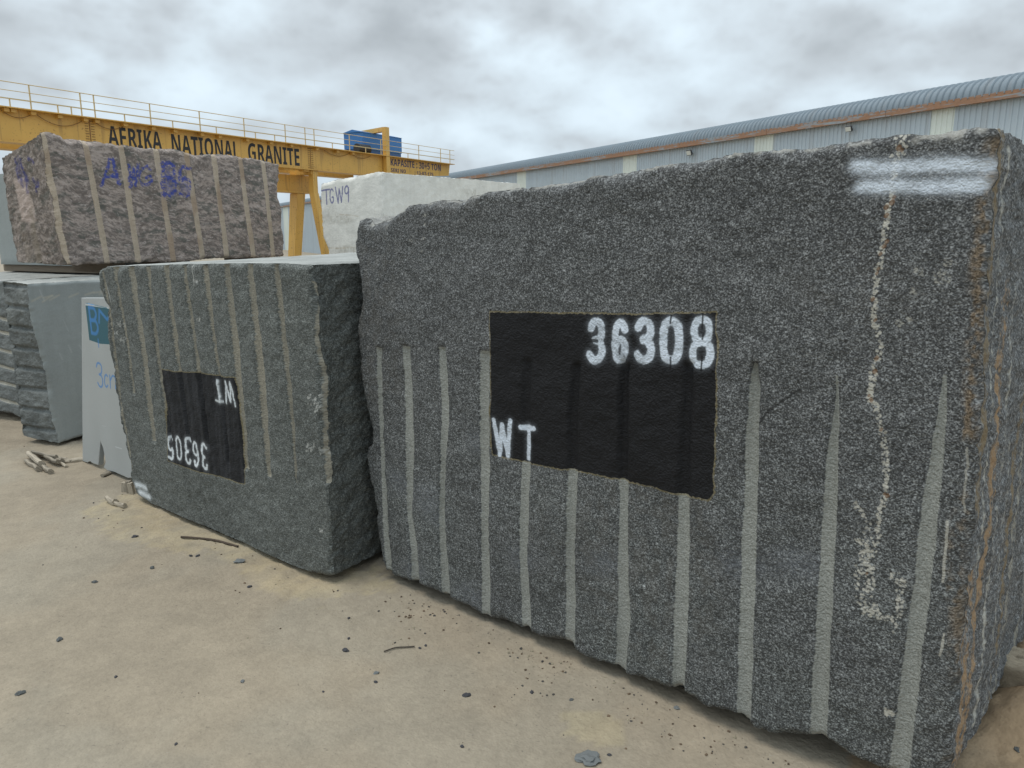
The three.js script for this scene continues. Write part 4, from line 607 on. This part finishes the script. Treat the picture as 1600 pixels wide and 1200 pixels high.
  // sagging cables under the walkway
  for (const [x0, x1, sag] of [[0, 50, 0.28], [55, 130, 0.42], [145, 195, 0.3], [505, 545, 0.3], [548, 578, 0.25]]) { const a = uv(x0, 175 + x0 * 0.13)[0], b = uv(x1, 175 + x1 * 0.13)[0]; part('cable', new THREE.TubeGeometry(new THREE.QuadraticBezierCurve3(new THREE.Vector3(a, HT - 0.14, 0.1), new THREE.Vector3((a + b) / 2, HT - 0.14 - sag * 2, 0.1), new THREE.Vector3(b, HT - 0.12, 0.1)), 16, 0.018, 5), darkY, crane); }
  // lettering: each word painted on the web
  function word(text, q0, q1, y0, y1, mat, cond) { // between photo x q0..q1
    const [ua, vb] = uv(q0, y1), [ub] = uv(q1, y1), va = uv(q0, y0)[1], h = va - vb;
    const g = new TextGeometry(text, { font, size: h / 0.72 * 0.72, depth: 0.004, curveSegments: 4, bevelEnabled: false }); g.computeBoundingBox(); const bb = g.boundingBox;
    g.translate(-bb.min.x, -bb.min.y, 0); g.scale((ub - ua) / (bb.max.x - bb.min.x), h / (bb.max.y - bb.min.y), 1); g.translate(ua, vb, 0.003); part('lettering', g, mat, girder, 'painted word ' + text);
  }
  word('AFRIKA', 170, 253, 196.5, 226.5, ink); word('NATIONAL', 269.5, 373, 209, 240, ink); word('GRANITE', 388.5, 468, 223, 252, ink);
  word('KAPASITE : 30+5 TON', 610.5, 688.5, 247.5, 258.5, inkB); word('SERI NO', 611, 634, 262.5, 268.5, inkB); word(': 13-07-175', 648, 677, 267, 272.5, inkB);
  // lower beam of the leg portal, parallel to the girder
  const nB = -1.5, b0 = uv(425, 285, nB)[0], b1 = uv(489, 290, nB)[0], yT = uv(470, 274, nB)[1], yB = uv(470, 299, nB)[1];
  part('portal_beam', uvm(box(b1 - b0, yT - yB, 0.7, (b0 + b1) / 2, (yT + yB) / 2, nB - 0.35)), yellow, crane); part('portal_beam_flange', uvm(box(b1 - b0 + 0.1, 0.12, 0.95, (b0 + b1) / 2, yB - 0.061, nB - 0.35)), yellow, crane);
  part('cross_head', uvm(box(0.7, HB - yT - 0.06, 2.1, b1 - 1.2, (HB + yT) / 2 - 0.03, -1.1)), yellow, crane);
  for (const x of [450, 481]) part('bearing_pad', box(0.5, 0.12, 0.5, uv(x, 268)[0], HB - 0.11, -D / 2), yellow, crane);
  // legs: tapered box sections to bogies on the ground
  function leg(nTop, nBot, uTop, uBot, yTop, w0, w1, name) { const P = []; for (const [u, y, n, w] of [[uBot, -2.42, nBot, w1], [uTop, yTop, nTop, w0]]) for (const [a, b] of [[-1, 1], [1, 1], [1, -1], [-1, -1]]) P.push([u + a * w / 2, y, n + b * w / 2]); const pos = [], q = (a, b, c, d) => pos.push(...P[a], ...P[b], ...P[c], ...P[a], ...P[c], ...P[d]); q(0, 1, 5, 4); q(1, 2, 6, 5); q(2, 3, 7, 6); q(3, 0, 4, 7); q(4, 5, 6, 7); q(3, 2, 1, 0); const g = new THREE.BufferGeometry(); g.setAttribute('position', new THREE.Float32BufferAttribute(pos, 3)); g.computeVertexNormals(); const t = new Float32Array(pos.length / 3 * 2); for (let i = 0; i < pos.length / 3; i++) { t[i * 2] = pos[i * 3] + pos[i * 3 + 2]; t[i * 2 + 1] = pos[i * 3 + 1]; } g.setAttribute('uv', new THREE.BufferAttribute(t, 2)); return part(name, g, yellow, crane); }
  const uN = uv(492, 270, 0.0)[0], uF = uv(465, 300, nB - 0.35)[0];
  part('leg_post', uvm(box(0.42, HB - yB + 0.1, 0.42, uN, (HB + yB) / 2 - 0.1, -0.2)), yellow, crane);
  leg(-0.2, 0.35, uN, uN + 0.85, yB - 0.14, 0.46, 0.5, 'leg'); leg(nB - 0.35, nB - 0.9, uF, uF - 0.4, yB - 0.14, 0.75, 0.62, 'leg');

  const uW = -12; leg(-0.35, 1.4, uW, uW, HB - 0.06, 0.7, 0.5, 'leg'); leg(-0.35, -2.2, uW, uW, HB - 0.06, 0.7, 0.5, 'leg');
  // arched post beside the trolley
  const uA = uv(604.5, 240, 0.3)[0], yA = uv(604.5, 199, 0.3)[1];
  const arch = part('arch_post', uvm(box(0.42, yA - HB - 0.2, 0.36, uA, (yA + HB) / 2 + 0.1, 0.24)), yellow, crane);
  const armEnd = fg.uv(568, 207, -2.6); part('arch_arm', bar([uA - 0.05, yA - 0.16, 0.2], [armEnd[0] - 0.2, armEnd[1] - 0.1, -2.6], 0.34, 0.34), yellow, arch);
  // blue trolley
  const nT = -0.9, c = fg.uv(567, 240, nT), top = fg.uv(567, 205, nT)[1], uR = fg.uv(628, 240, nT)[0];
  const tr = thing('crane_trolley', 'blue sheet metal trolley housing on the yellow gantry crane', 'crane trolley', (() => { const w = fg.world(c[0], HT, nT); return [w.x, w.y, w.z]; })(), fg.turn);
  const blue = std({ color: lin(0.035, 0.16, 0.42), roughness: 0.45 }), blueD = std({ color: lin(0.03, 0.10, 0.26), roughness: 0.5 }), blk = std({ color: lin(0.02, 0.02, 0.022), roughness: 0.6 });
  const WT = uR - c[0], hT = top - HT;
  part('housing', box(WT, hT - 0.55, 1.9, WT / 2, hT / 2 + 0.22, -0.95), blue, tr); part('lower_panel', box(WT - 0.12, 0.5, 1.8, WT / 2, 0.30, -0.95), blueD, tr);
  const rs = new THREE.Shape(); rs.moveTo(-0.06, 0); rs.lineTo(0.95, 0.22); rs.lineTo(1.96, 0); rs.closePath(); 
  part('roof', new THREE.ExtrudeGeometry(rs, { depth: WT + 0.16, bevelEnabled: false }).rotateY(Math.PI / 2).translate(-0.08, hT - 0.055, 0), blue, tr);
  part('winch', mergeGeometries([new THREE.CylinderGeometry(0.34, 0.34, 1.3, 16).rotateZ(Math.PI / 2).translate(-0.3, 0.42, 0.25), box(1.6, 0.12, 0.7, -0.3, 0.06, 0.25)]), blk, tr);
}

// ------------------------------------------------------------------ half-buried kerb beside the end face
{
  const p = onHeight(1548, 1092, 0.02), g = new THREE.BoxGeometry(1.4, 0.15, 0.17, 90, 10, 12), q = g.attributes.position;
  for (let i = 0; i < q.count; i++) { const x = q.getX(i), y = q.getY(i), z = q.getZ(i), e = 0.012 * s3(x * 6, y * 7, z * 7) + 0.007 * s3(x * 25, y * 25, z * 25) + 0.003 * s3(x * 60, y * 60, z * 60); q.setXYZ(i, x, y + e - (Math.abs(z) > 0.1 && y > 0.05 ? 0.012 : 0), z + e); }
  g.computeVertexNormals();
  const m = solo('kerb_beam', g.translate(0.7, 0.055, 0), std({ map: tiled(colorTexture(512, 512, (u, v, o) => { const k = 0.27 + 0.08 * vn(u * 20, v * 20, 20, 20, 1) + 0.06 * vn(u * 120, v * 120, 120, 120, 2) - 0.06; o[0] = k * 1.2; o[1] = k; o[2] = k * 0.72; }), 1), roughness: 0.95, bumpMap: tiled(fineBump, 1), bumpScale: 0.004 }), 'sandy half-buried concrete beam beside the end of the block stencilled 36308', 'concrete beam');
  m.position.set(p.x, 0.012, p.z); m.rotation.y = f1.turn - 0.05; m.translateX(0.0); m.translateZ(-0.12);
}

// ------------------------------------------------------------------ sticks, stones, grit
const woods = [0, 1, 2].map((k) => std({ map: tiled(colorTexture(128, 256, (u, v, o) => { const q = 0.24 + 0.16 * vn(u * 22, v * 2, 22, 2, k + 3) - 0.06 * k; o[0] = q * 1.15; o[1] = q; o[2] = q * 0.78; mixc(o, smooth(0.75, 0.95, vn(u * 30, v * 3, 30, 3, k)) * 0.6, [0.06, 0.05, 0.04]); }), 1), roughness: 0.95 }));
function stick(a, b, wpx, lift, label, group, k) {
  const A = onGround(...a), B = onGround(...b), L = A.distanceTo(B), r = wpx * 1.3 / F * Math.hypot(A.x, A.z) / 2, g = new THREE.CylinderGeometry(r, r * 0.8, L, 7, 5), p = g.attributes.position;
  for (let i = 0; i < p.count; i++) { const y = p.getY(i); p.setXYZ(i, p.getX(i) * 1.25 + r * 0.5 * s3(y * 9, k, 1), y, p.getZ(i) * 0.85 + r * 0.3 * s3(y * 9, k, 5)); }
  g.computeVertexNormals();
  const m = solo('wood_stick', g, woods[k % 3], label, 'wood stick', group); m.position.copy(A).add(B).multiplyScalar(0.5); m.position.y += r * 0.8 + lift; m.quaternion.setFromUnitVectors(new THREE.Vector3(0, 1, 0), B.clone().sub(A).normalize());
}
[[[44, 716], [66, 733], 7, 0.02], [[40, 723], [63, 737], 6, 0], [[52, 713], [98, 726], 5, 0.015], [[60, 714], [104, 721], 4, 0.0], [[66, 731], [80, 741], 6, 0], [[72, 722], [93, 730], 5, 0.02], [[78, 719], [104, 731], 4, 0], [[85, 716], [112, 723], 4, 0], [[56, 717], [90, 724], 4, 0.035], [[98, 724], [139, 719], 5, 0]].forEach((s, i) => stick(s[0], s[1], s[2], s[3], 'weathered wood stick in the small heap on the sand', 'sticks heaped on the sand', i));
stick([168, 784], [183, 789], 8, 0, 'short thick pale wood chunk lying on open sand', undefined, 3); stick([180, 790], [195, 794], 6, 0, 'short pale wood piece touching the thick chunk', undefined, 6); stick([160, 746], [171, 741], 5, 0, 'dark wood splinter lying under the stone slabs', undefined, 2);
[[195, 768, 751], [199, 768, 757], [203, 770, 749], [206, 771, 752]].forEach(([x, y0, y1], i) => { const P = onGround(x, y0), h = heightAt(P, y1), g = box(0.026, h - P.y, 0.03); g.rotateZ((i - 1.5) * 0.08); const m = solo('wood_stick', g, woods[i % 3], 'short wood stake stuck upright against the greenish block', 'wood stick', 'stakes beside the greenish block'); m.position.set(P.x, (h + P.y) / 2 - 0.01, P.z); });
{ const wire = [[283, 841], [310, 843], [335, 846], [372, 856]].map(([x, y]) => { const p = onGround(x, y); p.y += 0.008; return p; }); solo('wire', new THREE.TubeGeometry(new THREE.CatmullRomCurve3(wire), 24, 0.006, 6), std({ color: lin(0.07, 0.05, 0.035) }), 'thin dark wire lying on sand before the greenish block', 'wire');
  const tw = [[600, 1020], [618, 1014], [634, 1013], [648, 1012]].map(([x, y]) => { const p = onGround(x, y); p.y += 0.006; return p; }); solo('twig', new THREE.TubeGeometry(new THREE.CatmullRomCurve3(tw), 16, 0.0028, 5), std({ color: lin(0.06, 0.05, 0.04) }), 'thin dark twig on the bare sand before the largest block', 'twig'); }
function pebbleGeo(seed, flat) { const g = mergeVertices(new THREE.IcosahedronGeometry(1, 2).deleteAttribute('uv').deleteAttribute('normal')), p = g.attributes.position; for (let i = 0; i < p.count; i++) { const x = p.getX(i), y = p.getY(i), z = p.getZ(i), k = 1 + 0.35 * s3(x * 0.9 + seed, y * 0.9, z * 0.9) + 0.12 * s3(x * 3 + seed, y * 3, z * 3); p.setXYZ(i, x * k, y * k * flat, z * k * 0.75); } const q = g.toNonIndexed(); q.computeVertexNormals(); return q; }
const pebs = [0, 1, 2, 3].map((k) => pebbleGeo(k * 7.3, [0.6, 0.45, 0.7, 0.3][k])), pebM = [lin(0.085, 0.09, 0.088), lin(0.14, 0.15, 0.15), lin(0.05, 0.05, 0.055)].map((c) => std({ color: c, roughness: 0.9 }));
[[93, 1000, 9, 0, 0], [32, 1084, 10, 0, 0], [729, 1087, 11, 0, 2], [588, 1052, 8, 1, 1], [374, 878, 15, 3, 1], [238, 888, 7, 2, 0], [1058, 1107, 9, 1, 1], [181, 1058, 5, 0, 2], [148, 910, 7, 0, 0], [211, 839, 8, 1, 2], [540, 1017, 10, 1, 2], [587, 1066, 6, 0, 2], [298, 869, 5, 2, 2], [309, 869, 6, 0, 2], [390, 917, 6, 0, 2], [379, 1065, 7, 1, 1], [275, 1163, 5, 0, 2], [656, 1013, 5, 0, 2], [545, 998, 5, 2, 2], [505, 1081, 4, 0, 2], [545, 966, 5, 1, 2], [722, 1167, 6, 2, 2], [831, 1082, 7, 0, 2], [893, 1094, 7, 1, 0], [1588, 1172, 9, 1, 0], [952, 1180, 6, 0, 2], [665, 1009, 5, 1, 2]].forEach(([x, y, w, s, c]) => {
  const P = onGround(x, y), r = w / F * P.distanceTo(camera.position) / 2, m = solo('stone', pebs[s], pebM[c], 'small dark stone chip lying on the sand', 'stone', 'stone chips scattered on the sand'); m.scale.setScalar(r); m.position.copy(P); m.position.y += r * 0.2; m.rotation.y = x;
});
{ const P = onGround(920, 1187), m = solo('stone', pebbleGeo(3.3, 0.28), pebM[1], 'largest flat grey stone flake lying beside the pale sand patch', 'stone'); m.scale.setScalar(0.038); m.position.copy(P); m.position.y += 0.006; }
{ // grit nobody could count
  const pts = []; const r = mulberry(99);
  while (pts.length < 1400) {
    const k = r(); let x, z;
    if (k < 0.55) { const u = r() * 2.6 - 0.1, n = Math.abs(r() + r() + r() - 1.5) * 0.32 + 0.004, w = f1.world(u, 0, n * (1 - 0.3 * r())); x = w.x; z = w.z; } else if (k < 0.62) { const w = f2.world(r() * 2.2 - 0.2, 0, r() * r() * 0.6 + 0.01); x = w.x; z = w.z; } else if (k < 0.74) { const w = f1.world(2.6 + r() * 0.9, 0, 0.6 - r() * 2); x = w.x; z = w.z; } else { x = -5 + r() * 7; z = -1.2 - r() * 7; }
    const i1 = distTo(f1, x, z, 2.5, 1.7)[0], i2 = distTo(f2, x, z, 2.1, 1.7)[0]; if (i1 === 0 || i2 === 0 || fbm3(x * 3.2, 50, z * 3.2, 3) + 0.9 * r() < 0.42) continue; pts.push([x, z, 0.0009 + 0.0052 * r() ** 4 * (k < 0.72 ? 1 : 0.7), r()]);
  }
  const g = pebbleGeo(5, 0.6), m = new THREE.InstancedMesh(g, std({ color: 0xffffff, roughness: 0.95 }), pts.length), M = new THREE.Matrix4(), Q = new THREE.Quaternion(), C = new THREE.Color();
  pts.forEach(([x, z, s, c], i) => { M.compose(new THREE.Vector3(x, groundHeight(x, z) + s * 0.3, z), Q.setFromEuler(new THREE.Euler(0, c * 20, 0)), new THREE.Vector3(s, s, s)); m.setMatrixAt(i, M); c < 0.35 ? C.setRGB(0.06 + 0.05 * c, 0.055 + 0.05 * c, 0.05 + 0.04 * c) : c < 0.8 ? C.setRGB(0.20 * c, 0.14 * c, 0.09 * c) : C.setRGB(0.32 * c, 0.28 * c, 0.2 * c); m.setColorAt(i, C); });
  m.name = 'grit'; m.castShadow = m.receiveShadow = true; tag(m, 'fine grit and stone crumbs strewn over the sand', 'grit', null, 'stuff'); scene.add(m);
}

renderer.render(scene, camera);
